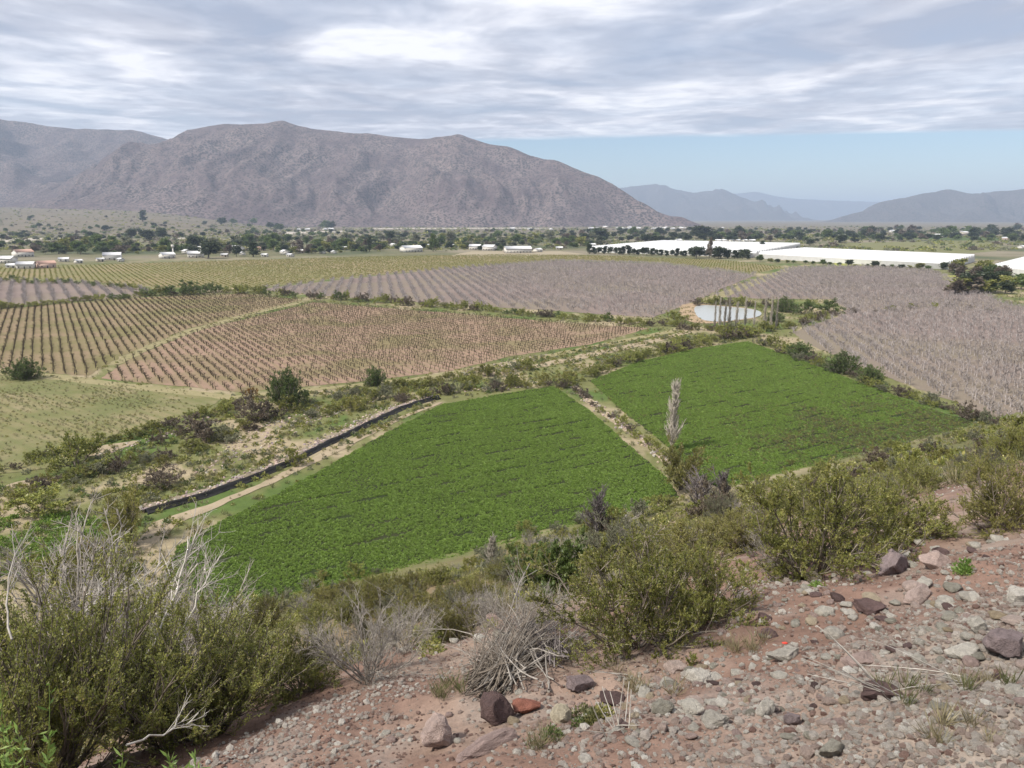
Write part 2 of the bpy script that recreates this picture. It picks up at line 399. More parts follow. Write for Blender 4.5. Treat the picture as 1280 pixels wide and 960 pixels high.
# ------------------------------------------------------------------ field outlines (photo pixel -> plan, on the valley floor)
ALF_A = poly_px([(222, 684), (262, 660), (318, 632), (395, 592), (480, 543), (552, 506), (620, 494), (692, 483), (735, 512), (790, 560), (835, 600), (848, 622), (760, 655), (640, 688), (540, 722), (400, 748), (265, 768), (205, 722)])
ALF_B = poly_px([(738, 476), (800, 452), (870, 436), (935, 427), (1000, 450), (1100, 488), (1215, 530), (1190, 545), (1100, 563), (1040, 588), (950, 614), (912, 618), (870, 592), (830, 553), (785, 520)])
VIN_L = poly_px([(-60, 392), (0, 386), (190, 371), (300, 367), (378, 375), (235, 411), (150, 446), (110, 470), (-60, 455)])
VIN_R = poly_px([(392, 378), (560, 391), (700, 403), (812, 410), (740, 430), (640, 445), (560, 464), (450, 477), (300, 490), (125, 473), (165, 447), (247, 413)])
FALLOW = poly_px([(-60, 466), (110, 476), (285, 494), (240, 520), (150, 545), (60, 585), (-60, 600)])
ORCH_L = poly_px([(-40, 349), (90, 352), (180, 361), (186, 368), (120, 374), (-40, 386)])
ORCH_M = poly_px([(318, 362), (440, 348), (560, 336), (700, 326), (830, 330), (945, 344), (900, 362), (862, 380), (815, 397), (700, 389), (560, 380), (420, 371)])
ORCH_R = poly_px([(884, 370), (960, 346), (990, 335), (1080, 333), (1165, 338), (1200, 354), (1258, 380), (1340, 392), (1340, 560), (1245, 522), (1165, 492), (1095, 466), (1010, 430), (990, 415), (1058, 392), (1040, 374), (960, 374)])
VIN_B = poly_px([(-60, 336), (180, 329), (450, 321), (620, 318), (740, 319), (900, 325), (980, 334), (945, 342), (830, 328), (700, 324), (440, 346), (318, 360), (200, 359), (90, 350), (-60, 347)])
FIELDS = [ALF_A, ALF_B, VIN_L, VIN_R, FALLOW, ORCH_L, ORCH_M, ORCH_R, VIN_B]

# ------------------------------------------------------------------ the ground: one sheet to the horizon
def mixc(a, b, t): return a*(1-t[:, None]) + np.array(b)[None]*t[:, None]
def soil_colour(x, y):
    s = NX*x + NY*y; r = np.hypot(x, y); n1 = fbm(x/3, y/3, 21, 4); n2 = fbm(x*1.3, y*1.3, 25, 4); n3 = fbm(x/22, y/22, 31, 4); n4 = fbm(x/160, y/160, 35, 4)
    c = np.tile(np.array([.200, .130, .102]), (len(x), 1))
    c = mixc(c, (.28, .205, .165), sstep(0.0, 0.6, n1))
    c = mixc(c, (.30, .26, .22), sstep(2.7, 1.2, s + n1*0.9)*0.85)                 # grey gravel of the road shoulder
    c = mixc(c, (.30, .26, .23), sstep(0.1, 0.5, n2)*0.4)
    c = mixc(c, (.19, .15, .09), sstep(7, 16, s+n1*3)*0.85)                            # hillside
    c = mixc(c, (.125, .125, .055), sstep(10, 24, s)*sstep(-0.25, 0.35, n3+n1*0.4))
    v = sstep(66, 76, s)
    w = np.tile(np.array([.145, .150, .062]), (len(x), 1))                             # valley weeds
    w = mixc(w, (.30, .25, .165), sstep(0.12, 0.5, n3+n1*0.35))
    w = mixc(w, (.085, .125, .035), sstep(0.15, 0.6, -n3+n1*0.3))
    far = sstep(620, 900, r)
    f = np.tile(np.array([.135, .130, .075]), (len(x), 1))
    f = mixc(f, (.21, .185, .135), sstep(-0.1, 0.5, n4)); f = mixc(f, (.085, .10, .055), sstep(0.1, 0.6, -n4))
    f = mixc(f, (.155, .130, .098), sstep(1400, 2300, r)*0.8)
    w = w*(1-far[:, None]) + f*far[:, None]
    return c*(1-v[:, None]) + w*v[:, None]
A1 = np.arange(-44, 44.01, 0.17); A0 = np.concatenate([A1, np.arange(47, 316, 3.0)])
rr = np.geomspace(0.6, 29000, 560)
TH, RR = np.meshgrid(np.radians(A0), rr); gx = (RR*np.sin(TH)).ravel(); gy = (RR*np.cos(TH)).ravel()
gz = height(gx, gy); na = len(A0)
i, j = np.meshgrid(np.arange(len(rr)-1), np.arange(na), indexing='ij'); j2 = (j+1) % na
Q = np.stack([i*na+j, (i+1)*na+j, (i+1)*na+j2, i*na+j2], -1).reshape(-1, 4)[:, ::-1]
b = NB('ground_soil'); p = b.pos()
c = b.attr('soil', 'Color')
n1 = b.noise(9, 5, 0.65, p); n2 = b.noise(70, 4, 0.6, p); n3 = b.noise(0.6, 5, 0.6, p); n4 = b.noise(0.02, 6, 0.65, p)
k = b.math('MULTIPLY_ADD', n1, 0.9, 0.55); k = b.math('MULTIPLY', k, b.math('MULTIPLY_ADD', n2, 0.6, 0.7)); k = b.math('MULTIPLY', k, b.math('MULTIPLY_ADD', n3, 0.7, 0.65)); k = b.math('MULTIPLY', k, b.math('MULTIPLY_ADD', n4, 0.6, 0.7))
cm = b.n('ShaderNodeVectorMath', operation='SCALE'); b.l(c, cm.inputs[0]); b.l(k, cm.inputs['Scale'])
hgt = b.math('ADD', n1, b.math('MULTIPLY', n2, 0.5))
GROUND = b.pbr(cm.outputs[0], 0.95, 0.1, b.bump(hgt, 0.7, 0.03))
ground = link('ground', mesh_np('ground', np.stack([gx, gy, gz], 1), Q, GROUND, smooth=True, color=soil_colour(gx, gy)))
tag(ground, kind='structure')
def wander(poly, amp=0.45):
    d = np.hypot(*poly.mean(0)); st = max(1.0, d*0.006); out_ = []
    for a, c in zip(poly, np.roll(poly, -1, 0)):
        n = max(1, int(np.hypot(*(c-a))/st)); t = np.arange(n)[:, None]/n; out_.append(a*(1-t)+c*t)
    P = np.concatenate(out_); k = amp*max(1, d/180)
    return P + np.stack([fbm(P[:, 0]/5, P[:, 1]/5, 61, 3), fbm(P[:, 0]/5, P[:, 1]/5, 66, 3)], 1)*k
def sheet(name, poly, mat, z=0.0):
    poly = wander(poly) if name != 'pond_water' else poly
    bm = bmesh.new(); vs = [bm.verts.new((x, y, z)) for x, y in poly]; bm.faces.new(vs); bmesh.ops.triangulate(bm, faces=bm.faces[:])
    bmesh.ops.recalc_face_normals(bm, faces=bm.faces[:])
    if sum(f.normal.z*f.calc_area() for f in bm.faces) < 0: bmesh.ops.reverse_faces(bm, faces=bm.faces[:])
    me = bpy.data.meshes.new(name); bm.to_mesh(me); bm.free(); me.materials.append(mat)
    return tag(link(name, me), kind='structure')
def field_mat(name, ca, cb, cc, row=None, sc=0.09):
    """soil in two patchy tones, cc where weeds grow (rows: weeds along the planted strip)"""
    b = NB(name); p = b.pos(); n = b.noise(sc, 5, 0.62, p); f = b.noise(1.7, 4, 0.6, p); g = b.noise(sc*0.45, 4, 0.6, p, 0.5)
    c = b.mix(b.ramp(n, [(.38, (0, 0, 0)), (.62, (1, 1, 1))]), ca, cb)
    w = b.ramp(b.math('ADD', b.math('MULTIPLY', g, 0.75), b.math('MULTIPLY', f, 0.25)), [(.46, (0, 0, 0)), (.60, (1, 1, 1))])
    c = b.mix(w, c, cc)
    if row:
        ang, sp, phase = row; t = R(ang); s = b.n('ShaderNodeVectorMath', operation='DOT_PRODUCT'); b.l(p, s.inputs[0]); s.inputs[1].default_value = (math.cos(t), -math.sin(t), 0)
        fr = b.math('FRACT', b.math('DIVIDE', b.math('ADD', s.outputs['Value'], phase), sp)); d = b.math('ABSOLUTE', b.math('SUBTRACT', fr, 0.5))
        c = b.mix(b.math('MULTIPLY', b.ramp(d, [(.26, (0, 0, 0)), (.42, (1, 1, 1))]), b.math('MULTIPLY_ADD', f, 0.9, 0.1)), c, cc)
    v = b.math('MULTIPLY_ADD', f, 0.7, 0.65); cm = b.n('ShaderNodeVectorMath', operation='SCALE'); b.l(c, cm.inputs[0]); b.l(v, cm.inputs['Scale'])
    return b.pbr(cm.outputs[0], 0.95, 0.1, b.bump(f, 0.6, 0.15))
RED = (.285, .195, .145); TAN = (.31, .245, .165)
def row_phase(poly, ang, sp):
    t = R(ang); w = np.array([math.cos(t), -math.sin(t)]); return -(poly@w).min() + sp*0.0
M_alf = field_mat('shaded_alfalfa_soil', (.030, .036, .015), (.040, .046, .020), (.030, .042, .015))  # soil colour darkened to near black for the shade in the furrow gaps
M_vl = field_mat('vineyard_soil_left', (.245, .18, .12), (.215, .17, .10), (.165, .15, .068), (-31, 2.4, row_phase(VIN_L, -31, 2.4)))
M_vr = field_mat('vineyard_soil', RED, (.255, .18, .13), (.19, .16, .085), (-31, 2.4, row_phase(VIN_R, -31, 2.4)))
M_vb = field_mat('olive_vineyard_soil', (.20, .175, .085), (.165, .165, .07), (.24, .19, .11), (-31, 3.2, row_phase(VIN_B, -31, 3.2)), 0.02)
M_or = field_mat('orchard_soil', (.185, .146, .130), (.225, .18, .162), (.20, .17, .13), None, 0.03)
M_fa = field_mat('fallow_soil', (.175, .165, .075), (.23, .20, .115), (.135, .145, .06), (-52, 3.0, 0), 0.12)
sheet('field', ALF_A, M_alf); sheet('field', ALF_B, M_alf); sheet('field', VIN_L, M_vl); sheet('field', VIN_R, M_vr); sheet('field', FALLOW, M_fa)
for q in (ORCH_L, ORCH_M, ORCH_R): sheet('field', q, M_or)
sheet('field', VIN_B, M_vb)
def plain(name, c1, c2, sc):
    b = NB(name); n = b.noise(sc, 5, 0.65, b.pos()); f = b.noise(sc*9, 3, 0.6, b.pos())
    return b.pbr(b.mix(b.math('ADD', b.math('MULTIPLY', n, 1.4), b.math('MULTIPLY_ADD', f, 0.6, -0.5), clamp=True), c1, c2), 0.95, 0.1, b.bump(f, 0.5, 0.05))
M_path = plain('pale_dirt', (.22, .185, .12), (.40, .325, .235), 0.35)
M_sand = plain('river_sand', (.30, .27, .22), (.52, .48, .42), 0.02)
M_track = plain('grassy_track', (.19, .18, .085), (.31, .265, .16), 0.3)
M_olivef = plain('olive_field', (.13, .145, .06), (.19, .175, .09), 0.012)
M_greenf = plain('green_field', (.06, .10, .03), (.10, .13, .045), 0.015)
M_yel = plain('yellow_weed_field', (.22, .24, .06), (.33, .33, .09), 0.06)
M_tanf = plain('dry_field', (.25, .215, .15), (.33, .28, .20), 0.008)
def strip(name, pxs, w, mat, z=0.008):
    P = np.array([flat(a, b)[:2] for a, b in pxs]); d = norm(np.gradient(P, axis=0)); nn = np.stack([-d[:, 1], d[:, 0]], 1)
    w = np.asarray(w, float)*np.ones(len(P)); return sheet(name, np.concatenate([P+nn*w[:, None]/2, (P-nn*w[:, None]/2)[::-1]]), mat, z)
strip('path', [(717, 482), (735, 499), (752, 513), (775, 530), (800, 548), (822, 566), (838, 580)], [1.2, 2.2, 1.5, 2.3, 1.6, 2.0, 1.2], M_path)
strip('path', [(172, 690), (205, 655), (262, 633), (330, 606), (400, 572), (452, 546), (505, 520), (552, 503)], [3, 3.2, 1.8, 1.4, 2.2, 1.8, 1.4, 1.0], M_path)
strip('path', [(380, 377), (310, 393), (241, 413), (190, 432), (140, 456)], [4.5, 4, 5, 4, 3], M_track)
strip('path', [(-40, 462), (60, 470), (150, 481), (290, 497), (400, 486), (520, 474), (600, 460), (680, 446), (770, 428), (850, 412)], [5, 5, 4, 4, 3, 3.5, 4, 4, 4, 4], M_track)
strip('path', [(600, 470), (680, 456), (740, 443), (800, 430), (860, 415)], [3, 4, 5, 5, 3], M_path, 0.014)
strip('path', [(862, 384), (920, 362), (988, 336), (1010, 331)], [9, 8, 8, 8], M_track)
for nm, pts, mt in [('dry_riverbed', [(-60, 306), (0, 303), (90, 297), (135, 291), (60, 291), (-60, 297)], M_sand), ('dry_riverbed', [(200, 296), (330, 290.5), (440, 288), (440, 289.5), (330, 294), (215, 299)], M_sand),
        ('dry_riverbed', [(430, 285.4), (760, 284.2), (760, 285.4), (430, 286.6)], M_sand), ('field', [(1040, 304), (1230, 300), (1262, 312), (1180, 320), (1080, 311)], M_olivef), ('field', [(1090, 298), (1210, 295), (1280, 299), (1240, 301)], M_greenf),
        ('field', [(1042, 327), (1100, 330), (1098, 333), (1044, 332)], M_yel), ('field', [(590, 314), (700, 314), (735, 318), (640, 320), (560, 320)], M_tanf), ('field', [(1175, 345), (1198, 344), (1205, 349), (1180, 351)], M_yel)]:
    sheet(nm, poly_px(pts), mt, 0.02)
for pts in [[(5, 606), (60, 594), (84, 600), (40, 612), (0, 616)], [(150, 596), (200, 582), (235, 578), (180, 606)], [(300, 548), (330, 532), (350, 540), (318, 556)], [(60, 572), (130, 556), (185, 548), (120, 572)]]:
    sheet('sand_patch', smooth_poly(poly_px(pts)), M_path, 0.012)
# pond
b = NB('pond_water'); WATER = b.pbr((.36, .38, .37), 0.3, 1.0, b.bump(b.noise(1.2, 3, 0.5, b.pos()), 0.5, 0.12))  # pale base colour paints in the bright cloud reflected by the water
POND = poly_px([(866, 384), (878, 381), (905, 383), (938, 386), (953, 390), (950, 396), (925, 400), (895, 403), (872, 399)])
POND = smooth_poly(POND); pc = POND.mean(0)
sheet('pond_bank', pc+(POND-pc)*1.22+np.array([-3, 1.]), plain('pond_clay', (.25, .18, .11), (.42, .32, .22), 0.2), 0.07)
sheet('pond_water', POND, WATER, 0.11)

# ------------------------------------------------------------------ mountains
def crest(pts): return [(lambda d, Y: EYE + d*(Y/d[1]))(ray(a, b), Y) for a, b, Y in pts]
def mountain(name, crests, box, res, k, amp, scale, mat, seed, base=-3.0, soft=40.0):
    x = np.arange(box[0], box[1], res); y = np.arange(box[2], box[3], res); X, Y = np.meshgrid(x, y)
    wx = X + fbm(X/700, Y/700, seed+40, 3)*90; wy = Y + fbm(X/700, Y/700, seed+50, 3)*90
    H = np.full(X.shape, -1e4)
    for cr in crests:
        for a, c in zip(cr[:-1], cr[1:]):
            dx, dy = c[0]-a[0], c[1]-a[1]; t = np.clip(((wx-a[0])*dx+(wy-a[1])*dy)/(dx*dx+dy*dy), 0, 1)
            d = np.hypot(wx-a[0]-t*dx, wy-a[1]-t*dy); h = a[2]+(c[2]-a[2])*t
            d2 = np.sqrt(d*d+soft*soft)-soft
            v = h - k*d2*(1.08-0.28*np.clip(d2/1400, 0, 1))
            mxx = np.maximum(H, v); H = mxx + np.log1p(np.exp(-np.abs(H-v)/9.0))*9.0*0.6
    cd = np.full(X.shape, 1e9); cr = crests[0]
    for a, c in zip(cr[:-1], cr[1:]):
        dx, dy = c[0]-a[0], c[1]-a[1]; t = np.clip(((X-a[0])*dx+(Y-a[1])*dy)/(dx*dx+dy*dy), 0, 1); cd = np.minimum(cd, np.hypot(X-a[0]-t*dx, Y-a[1]-t*dy))
    gul = ridged(wx/(scale*0.62), wy/(scale*2.6), seed+20, 4)
    H = H + (gul-1.1)*amp*2.6*sstep(40, 420, cd)*np.clip(H/120, 0, 1)
    ero = ridged(X/scale, Y/scale, seed, 5)
    H = H + (ero-0.9)*amp*np.clip(H/180, 0, 1)*(0.15+0.85*sstep(30, 300, cd)) + fbm(X/90, Y/90, seed+7, 3)*3.5*np.clip(H/60, 0, 1)
    g = height(X, Y)
    H = np.where(H > 0, H, 0); H = np.sqrt(H*H+300)-17.3
    Z = np.maximum(H, 0) + np.minimum(g, 200)*1.0 - 2.2*(H < 1.5)
    nx, ny = len(x), len(y); i, j = np.meshgrid(np.arange(ny-1), np.arange(nx-1), indexing='ij')
    Q = np.stack([i*nx+j, i*nx+j+1, (i+1)*nx+j+1, (i+1)*nx+j], -1).reshape(-1, 4)
    return tag(link(name, mesh_np(name, np.stack([X.ravel(), Y.ravel(), Z.ravel()], 1), Q, mat, smooth=True)), kind='structure')
def rock_mat(name, soil1, soil2, bush, dots):
    b = NB(name); p = b.pos(); mp = b.n('ShaderNodeMapping'); mp.inputs['Scale'].default_value = (1, 1, 1.0); b.l(p, mp.inputs[0]); p = mp.outputs[0]
    n = b.noise(0.004, 6, 0.62, p, 0.3); f = b.noise(0.03, 5, 0.65, p)
    c = b.mix(b.ramp(b.math('ADD', b.math('MULTIPLY', n, .6), b.math('MULTIPLY', f, .4)), [(.40, (0, 0, 0)), (.62, (1, 1, 1))]), soil1, soil2)
    vn = b.n('ShaderNodeTexVoronoi'); vn.inputs['Scale'].default_value = dots; vn.inputs['Randomness'].default_value = 1; b.l(p, vn.inputs['Vector'])
    thr = b.math('MULTIPLY_ADD', n, 0.55, 0.16)
    d = b.math('LESS_THAN', vn.outputs['Distance'], thr)
    c = b.mix(b.math('MULTIPLY', d, 0.85), c, bush)
    return b.pbr(c, 1.0, 0.05, b.bump(f, 0.6, 6.0))
M_mt = rock_mat('scrubby_hillside', (.098, .074, .076), (.20, .158, .148), (.026, .027, .026), 0.085)
M_mt2 = rock_mat('far_hillside', (.085, .075, .075), (.13, .11, .105), (.035, .04, .036), 0.05)
main = [crest([(205, 190, 4700), (255, 172, 4550), (300, 158, 4500), (345, 147, 4450), (395, 157, 4450), (470, 164, 4500), (530, 171, 4450), (582, 166, 4300), (632, 180, 4200), (684, 197, 4100), (742, 223, 3950), (800, 248, 3800), (850, 268, 3650), (900, 283, 3500)]),
        crest([(262, 174, 4550), (205, 192, 4350), (150, 218, 4050), (92, 248, 3750)]), crest([(345, 150, 4450), (322, 195, 4000), (300, 245, 3550)]),
        crest([(582, 168, 4300), (562, 196, 3950), (545, 240, 3600), (560, 272, 3350)]), crest([(430, 168, 4450), (425, 210, 4050), (415, 255, 3550)]), crest([(684, 197, 4100), (690, 240, 3700), (700, 274, 3380)])]
mountain('mountain', main, (-3200, 1500, 3000, 5600), 14, 0.56, 21, 480, M_mt, 60)
mountain('mountain', [crest([(-260, 170, 5600), (-120, 150, 5700), (-30, 157, 5800), (40, 168, 5900), (78, 173, 5900), (108, 175, 5900), (160, 175, 6000), (215, 184, 6100), (300, 195, 6300)]), crest([(-30, 150, 5800), (-10, 190, 5200), (10, 235, 4650)]), crest([(108, 180, 5900), (85, 208, 5300), (40, 240, 4800)])],
         (-6500, -900, 4200, 7600), 22, 0.55, 21, 620, M_mt, 77)
mountain('mountain', [crest([(1010, 282, 7600), (1060, 268, 7900), (1110, 250, 8200), (1160, 240, 8400), (1188, 235, 8500), (1212, 240, 8500), (1240, 237, 8400), (1300, 232, 8200), (1400, 215, 8000), (1560, 190, 8000)]), crest([(1240, 237, 8400), (1225, 262, 7600), (1200, 282, 7000)]), crest([(1400, 215, 8000), (1330, 255, 7000), (1270, 283, 6300)])],
         (2200, 10500, 6000, 10500), 40, 0.42, 45, 700, M_mt2, 88)
mountain('mountain', [crest([(700, 240, 13000), (790, 232, 13000), (822, 229, 13000), (850, 236, 13000), (872, 240, 12800), (900, 235, 12600), (930, 246, 12500), (960, 260, 12400), (1000, 275, 12300)])], (200, 6500, 11000, 15500), 60, 0.42, 60, 900, M_mt2, 95)
mountain('mountain', [crest([(840, 250, 20500), (900, 243, 20000), (945, 239, 20000), (985, 247, 20000), (1040, 250, 20000), (1095, 252, 20500), (1150, 248, 20500), (1220, 256, 20000)])], (3000, 14000, 17500, 23500), 90, 0.40, 70, 1200, M_mt2, 99)
# the air of the valley
hz = bpy.data.meshes.new('haze'); bm = bmesh.new(); bmesh.ops.create_cube(bm, size=1.0)
for v_ in bm.verts: v_.co = Vector((v_.co.x*59500, v_.co.y*59500, 340 + v_.co.z*692))
bm.to_mesh(hz); bm.free(); hm, ht, ho = material('valley_air')
pv_ = ht.nodes.new('ShaderNodeVolumePrincipled'); pv_.inputs['Color'].default_value = (0.62, 0.77, 1.0, 1); pv_.inputs['Density'].default_value = 8.8e-5; pv_.inputs['Anisotropy'].default_value = 0.0
ht.links.new(pv_.outputs[0], ho.inputs['Volume']); hz.materials.append(hm); tag(link('haze', hz), 'pale blue haze filling the valley air', kind='stuff')

# ------------------------------------------------------------------ plant kinds
# near shrubs (leaf-sized faces), then simpler ones for the slope and the valley
UPR = [shrub(101+i, n0=46, cone=58, nb=(10, 6), ang=(19, 22), Lr=(0.62, 0.5), up=(0.15, 0.17, 0.14), wig=(0.09, 0.10, 0.13), nleaf=64000, leaf=0.0165, aspect=0.48, lo=0.02, out=0.5, r0=0.008, bt=0.06, leafmat='moss', rise=0.3) for i in range(2)]
BUSH = [shrub(131+i, n0=26, cone=78, nb=(9, 8), ang=(40, 44), Lr=(0.55, 0.5), up=(0.05, 0.08, 0.06), wig=(0.13, 0.18, 0.22), nleaf=48000, leaf=0.022, aspect=0.5, lo=0.2, bt=0.12, out=0.6, r0=0.012, leafmat='olive') for i in range(3)]
BROAD = [shrub(151, n0=12, cone=60, nb=(7, 7), ang=(45, 45), Lr=(0.55, 0.5), nleaf=9000, leaf=0.055, aspect=0.6, lo=0.4, out=0.7, leafmat='green')]
DRY = [shrub(161+i, n0=26, cone=66, nb=(8, 9), ang=(30, 35), Lr=(0.6, 0.5), up=(0.05, 0.06, 0.05), wig=(0.12, 0.18, 0.25), nleaf=0, r0=0.011, stemmat='drytwig') for i in range(2)]
MID = {}
for k_, mt in enumerate(('olive', 'moss', 'yellow', 'green', 'purple', 'pale')):
    MID[mt] = [shrub(200+k_*7+i, n0=9, cone=64, nb=(5, 5), ang=(42, 48), Lr=(0.6, 0.5), nleaf=2600, leaf=0.085, aspect=0.5, lo=0.15, out=0.7, r0=0.016, leafmat=mt, twigs=False) for i in range(2)]
MID['dry'] = [shrub(260+i, n0=14, cone=62, nb=(6, 7), ang=(34, 38), Lr=(0.6, 0.5), nleaf=0, r0=0.016, stemmat='drytwig') for i in range(2)]
MID['bright'] = [with_leaf(MID['yellow'][0], 'bright')]
MID['orange'] = [with_leaf(MID['yellow'][1], 'orange')]
def treegen(seed, cone=38, nleaf=900, leaf=0.13, leafmat='dark', trunk=0.28, r0=0.03, n0=9, Lr=(0.55, 0.5), shape=1.0):
    r = np.random.default_rng(seed)
    T = grow(r, np.array([[0, 0, -0.02]]), np.array([[0, 0, 1.]]), np.array([0.85]), 7, 0.05, 0.1)
    A, LA = branch(r, T, n0*2, trunk, 1.0, cone+15, 0.52*shape, np.array([0.85]), 5, 0.12, 0.10)
    B, LB = branch(r, A, 5, 0.3, 1.0, 42, 0.55, LA, 4, 0.16, 0.05)
    SV, SQ, _ = cat_mesh([tubes(T, r0, r0*0.3, 5), tubes(A, r0*0.4, r0*0.12, 3)])
    P, D, i = on_poly(r, B, nleaf, 0.1, 1.0); P = P + r.normal(0, leaf*0.35, P.shape); D = norm(D + r.normal(0, 0.7, D.shape))
    tb = r.random(len(B)); LV, LQ, LT = leaves(r, P, D, leaf, leaf*0.6, np.clip(tb[i]*0.6+r.random(nleaf)*0.4, 0, 1))
    SV, LV = fit(LV, [SV, LV]); p = Plant(); p.stem = mesh_np('trunk', SV, SQ, M['stem']); p.leaf = mesh_np('crown', LV, LQ, M[leafmat], LT); return p
TREE = {'dark': [treegen(300), treegen(301, 30)], 'green': [treegen(303, 45, leafmat='green'), treegen(304, 40, leafmat='green')], 'olive': [treegen(305, 45, leafmat='olive')], 'purple': [treegen(306, 40, 700, leafmat='purple')],
        'conifer': [treegen(307, 22, 900, 0.10, 'dark', 0.05, shape=0.5)], 'pale': [treegen(308, 40, 700, leafmat='pale')]}
WILLOW = shrub(310, n0=18, cone=52, nb=(7, 6), nleaf=7000, leaf=0.055, aspect=0.45, lo=0.1, out=0.6, leafmat='yellow', twigs=False, bt=0.1)
ROUNDB = shrub(311, n0=44, cone=84, nb=(6, 6), Lr=(0.5, 0.45), up=(0.17, 0.0, -0.03), nleaf=13000, leaf=0.055, aspect=0.5, lo=0.05, out=0.6, leafmat='green', twigs=False, bt=0.1)
def baretree(seed, n0, cone, trunk, Ltr, nb, Lr, ang, r0, mat, up=0.2, lo=0.1, k3=3):
    r = np.random.default_rng(seed)
    T = grow(r, np.array([[0, 0, -0.02]]), np.array([[0, 0, 1.]]), np.array([Ltr]), 7, 0.008, 0.1)
    A, LA = branch(r, T, n0, trunk, 1.0, cone, Lr[0], np.array([Ltr]), 5, 0.08, up)
    B, LB = branch(r, A, nb, lo, 1.0, ang, Lr[1], LA, k3, 0.12, up)
    V, Q, _ = cat_mesh([tubes(T, r0, r0*0.3, 5), tubes(A, r0*0.45, r0*0.2, 3), tubes(B, r0*0.2, r0*0.11, 3)])
    lo_, hi_ = np.percentile(V, 0.5, 0), np.percentile(V, 99.5, 0); V = V/np.array([hi_[0]-lo_[0], hi_[1]-lo_[1], hi_[2]])
    return V, Q, (len(T), A, B, r0)
def bare_plant(*a, **k):
    V, Q, (n, A, B, r0) = baretree(*a, **k); mt = M[a[9]]; p = Plant(); nt_ = 6*5
    # trunk: the first tube; crown: limbs and twigs
    tv = 7*5; p.stem = mesh_np('trunk', V[:tv], Q[:nt_], mt); p.leaf = mesh_np('crown', V[tv:], Q[nt_:]-tv, mt); return p
POPL = [bare_plant(401+i, 130, 13, 0.04, 1.0, 7, (0.24, 0.6), 14, 0.010, 'poplar', up=0.35) for i in range(2)]
PURT = [bare_plant(411+i, 34, 26, 0.05, 0.9, 12, (0.42, 0.5), 24, 0.016, 'pur_twig', up=0.25) for i in range(2)]
def bare_mesh(name, *a, **k):
    V, Q, _ = baretree(*a, **k); return mesh_np(name, V, Q, M[a[9]])
ORCH = [bare_mesh('orchard_tree', 421+i, 9, 42, 0.28, 0.75, 5, (0.75, 0.55), 30, 0.036, 'mauve', up=0.16, lo=0.25) for i in range(3)]
VINE = [bare_mesh('grape_vine', 431+i, 6, 60, 0.6, 0.85, 5, (0.62, 0.6), 45, 0.045, 'vine', up=0.04) for i in range(2)]
def tuft(seed, n, h, spread, w, mat, lean=0.5):
    r = np.random.default_rng(seed); P = np.zeros((n, 3)); P[:, :2] = r.normal(0, spread*0.3, (n, 2)); D = norm(np.stack([r.normal(0, lean, n), r.normal(0, lean, n), np.ones(n)], 1))
    V, Q, T = leaves(r, P, D, h, w); return mesh_np('tuft', V, Q, M[mat], T)
def mound(seed, n, mat, leaf=0.35, flat_=0.6):
    r = np.random.default_rng(seed); D = norm(r.normal(0, 1, (n, 3))); D[:, 2] = np.abs(D[:, 2]); P = D*np.array([.42, .42, .42*flat_*2])*r.uniform(0.4, 1, (n, 1))
    V, Q, T = leaves(r, P, norm(D+r.normal(0, .5, D.shape)), leaf, leaf*0.55); return mesh_np('mound', V, Q, M[mat], T)
T_STRAW = [tuft(501, 26, 1.0, 0.5, 0.05, 'straw'), tuft(502, 22, 1.0, 0.7, 0.06, 'straw', 0.8)]
T_GRASS = [tuft(503, 26, 1.0, 0.5, 0.07, 'grass'), tuft(504, 22, 1.0, 0.7, 0.08, 'grass', 0.8)]
MD = {m_: [mound(520+i, 46, m_)] for i, m_ in enumerate(('olive', 'moss', 'yellow', 'green', 'purple', 'pale', 'bright'))}
ALFT = [mound(540+i, 60, 'alf', 0.32, 0.55) for i in range(3)]
def onland(P): return np.column_stack([P, height(P[:, 0], P[:, 1])])

# ------------------------------------------------------------------ crops
def alfalfa(poly, name, label, thin=None):
    P = grid_in(poly, 57, 0.36, 0.33, 0.10); t = R(57); w = np.array([math.cos(t), -math.sin(t)])
    q = P@w; u = P@np.array([math.sin(t), math.cos(t)])
    wob = q + fbm(u/25, q/40, 71, 2)*0.9; fr = np.abs((wob/4.4) % 1-0.5)*4.4         # metres from the gap between two strips
    gap = (fr < 0.38+0.36*fbm(u/4, q/9, 73, 3)) & (fbm(u/7, q/3.5, 75, 3) > -0.08+0.2*rng.random(len(P))) & (rng.random(len(P)) < 0.93)
    keep = ~gap & (rng.random(len(P)) < 0.95)
    nn = fbm(P[:, 0]/9, P[:, 1]/9, 77, 3)
    if thin is not None: keep &= rng.random(len(P)) > thin(P, nn)
    if thin is not None:
        W = P[~keep & ~gap]; scatter('yellow_weeds', MD['yellow']+MD['bright']+T_GRASS, np.column_stack([W, np.zeros(len(W))]), rng.uniform(0.25, 0.5, len(W)), 'yellowish weeds in the thin corner of the second alfalfa field', 'weeds')
    P = P[keep]; nn = nn[keep]
    sc = (0.44+0.14*nn+0.05*fbm(P[:, 0]/2.2, P[:, 1]/2.2, 79, 2))*rng.uniform(0.75, 1.25, len(P))
    scatter(name, ALFT, np.column_stack([P, np.full(len(P), 0.0)]), np.stack([sc, sc, sc*0.85], 1), label, 'crop')
alfalfa(ALF_A, 'alfalfa', 'dense green alfalfa crop in the field nearest the slope')
corner = flat(1120, 552)[:2]; corner2 = flat(1215, 528)[:2]
def thinB(P, nn):
    d = np.minimum(np.hypot(*(P-corner).T)/26, np.hypot(*(P-corner2).T)/24); return np.clip((1-d)*1.3+nn*0.9, 0, 0.85)*(d < 1.15)
alfalfa(ALF_B, 'alfalfa', 'green alfalfa crop in the second field, yellowing at its far right corner', thinB)
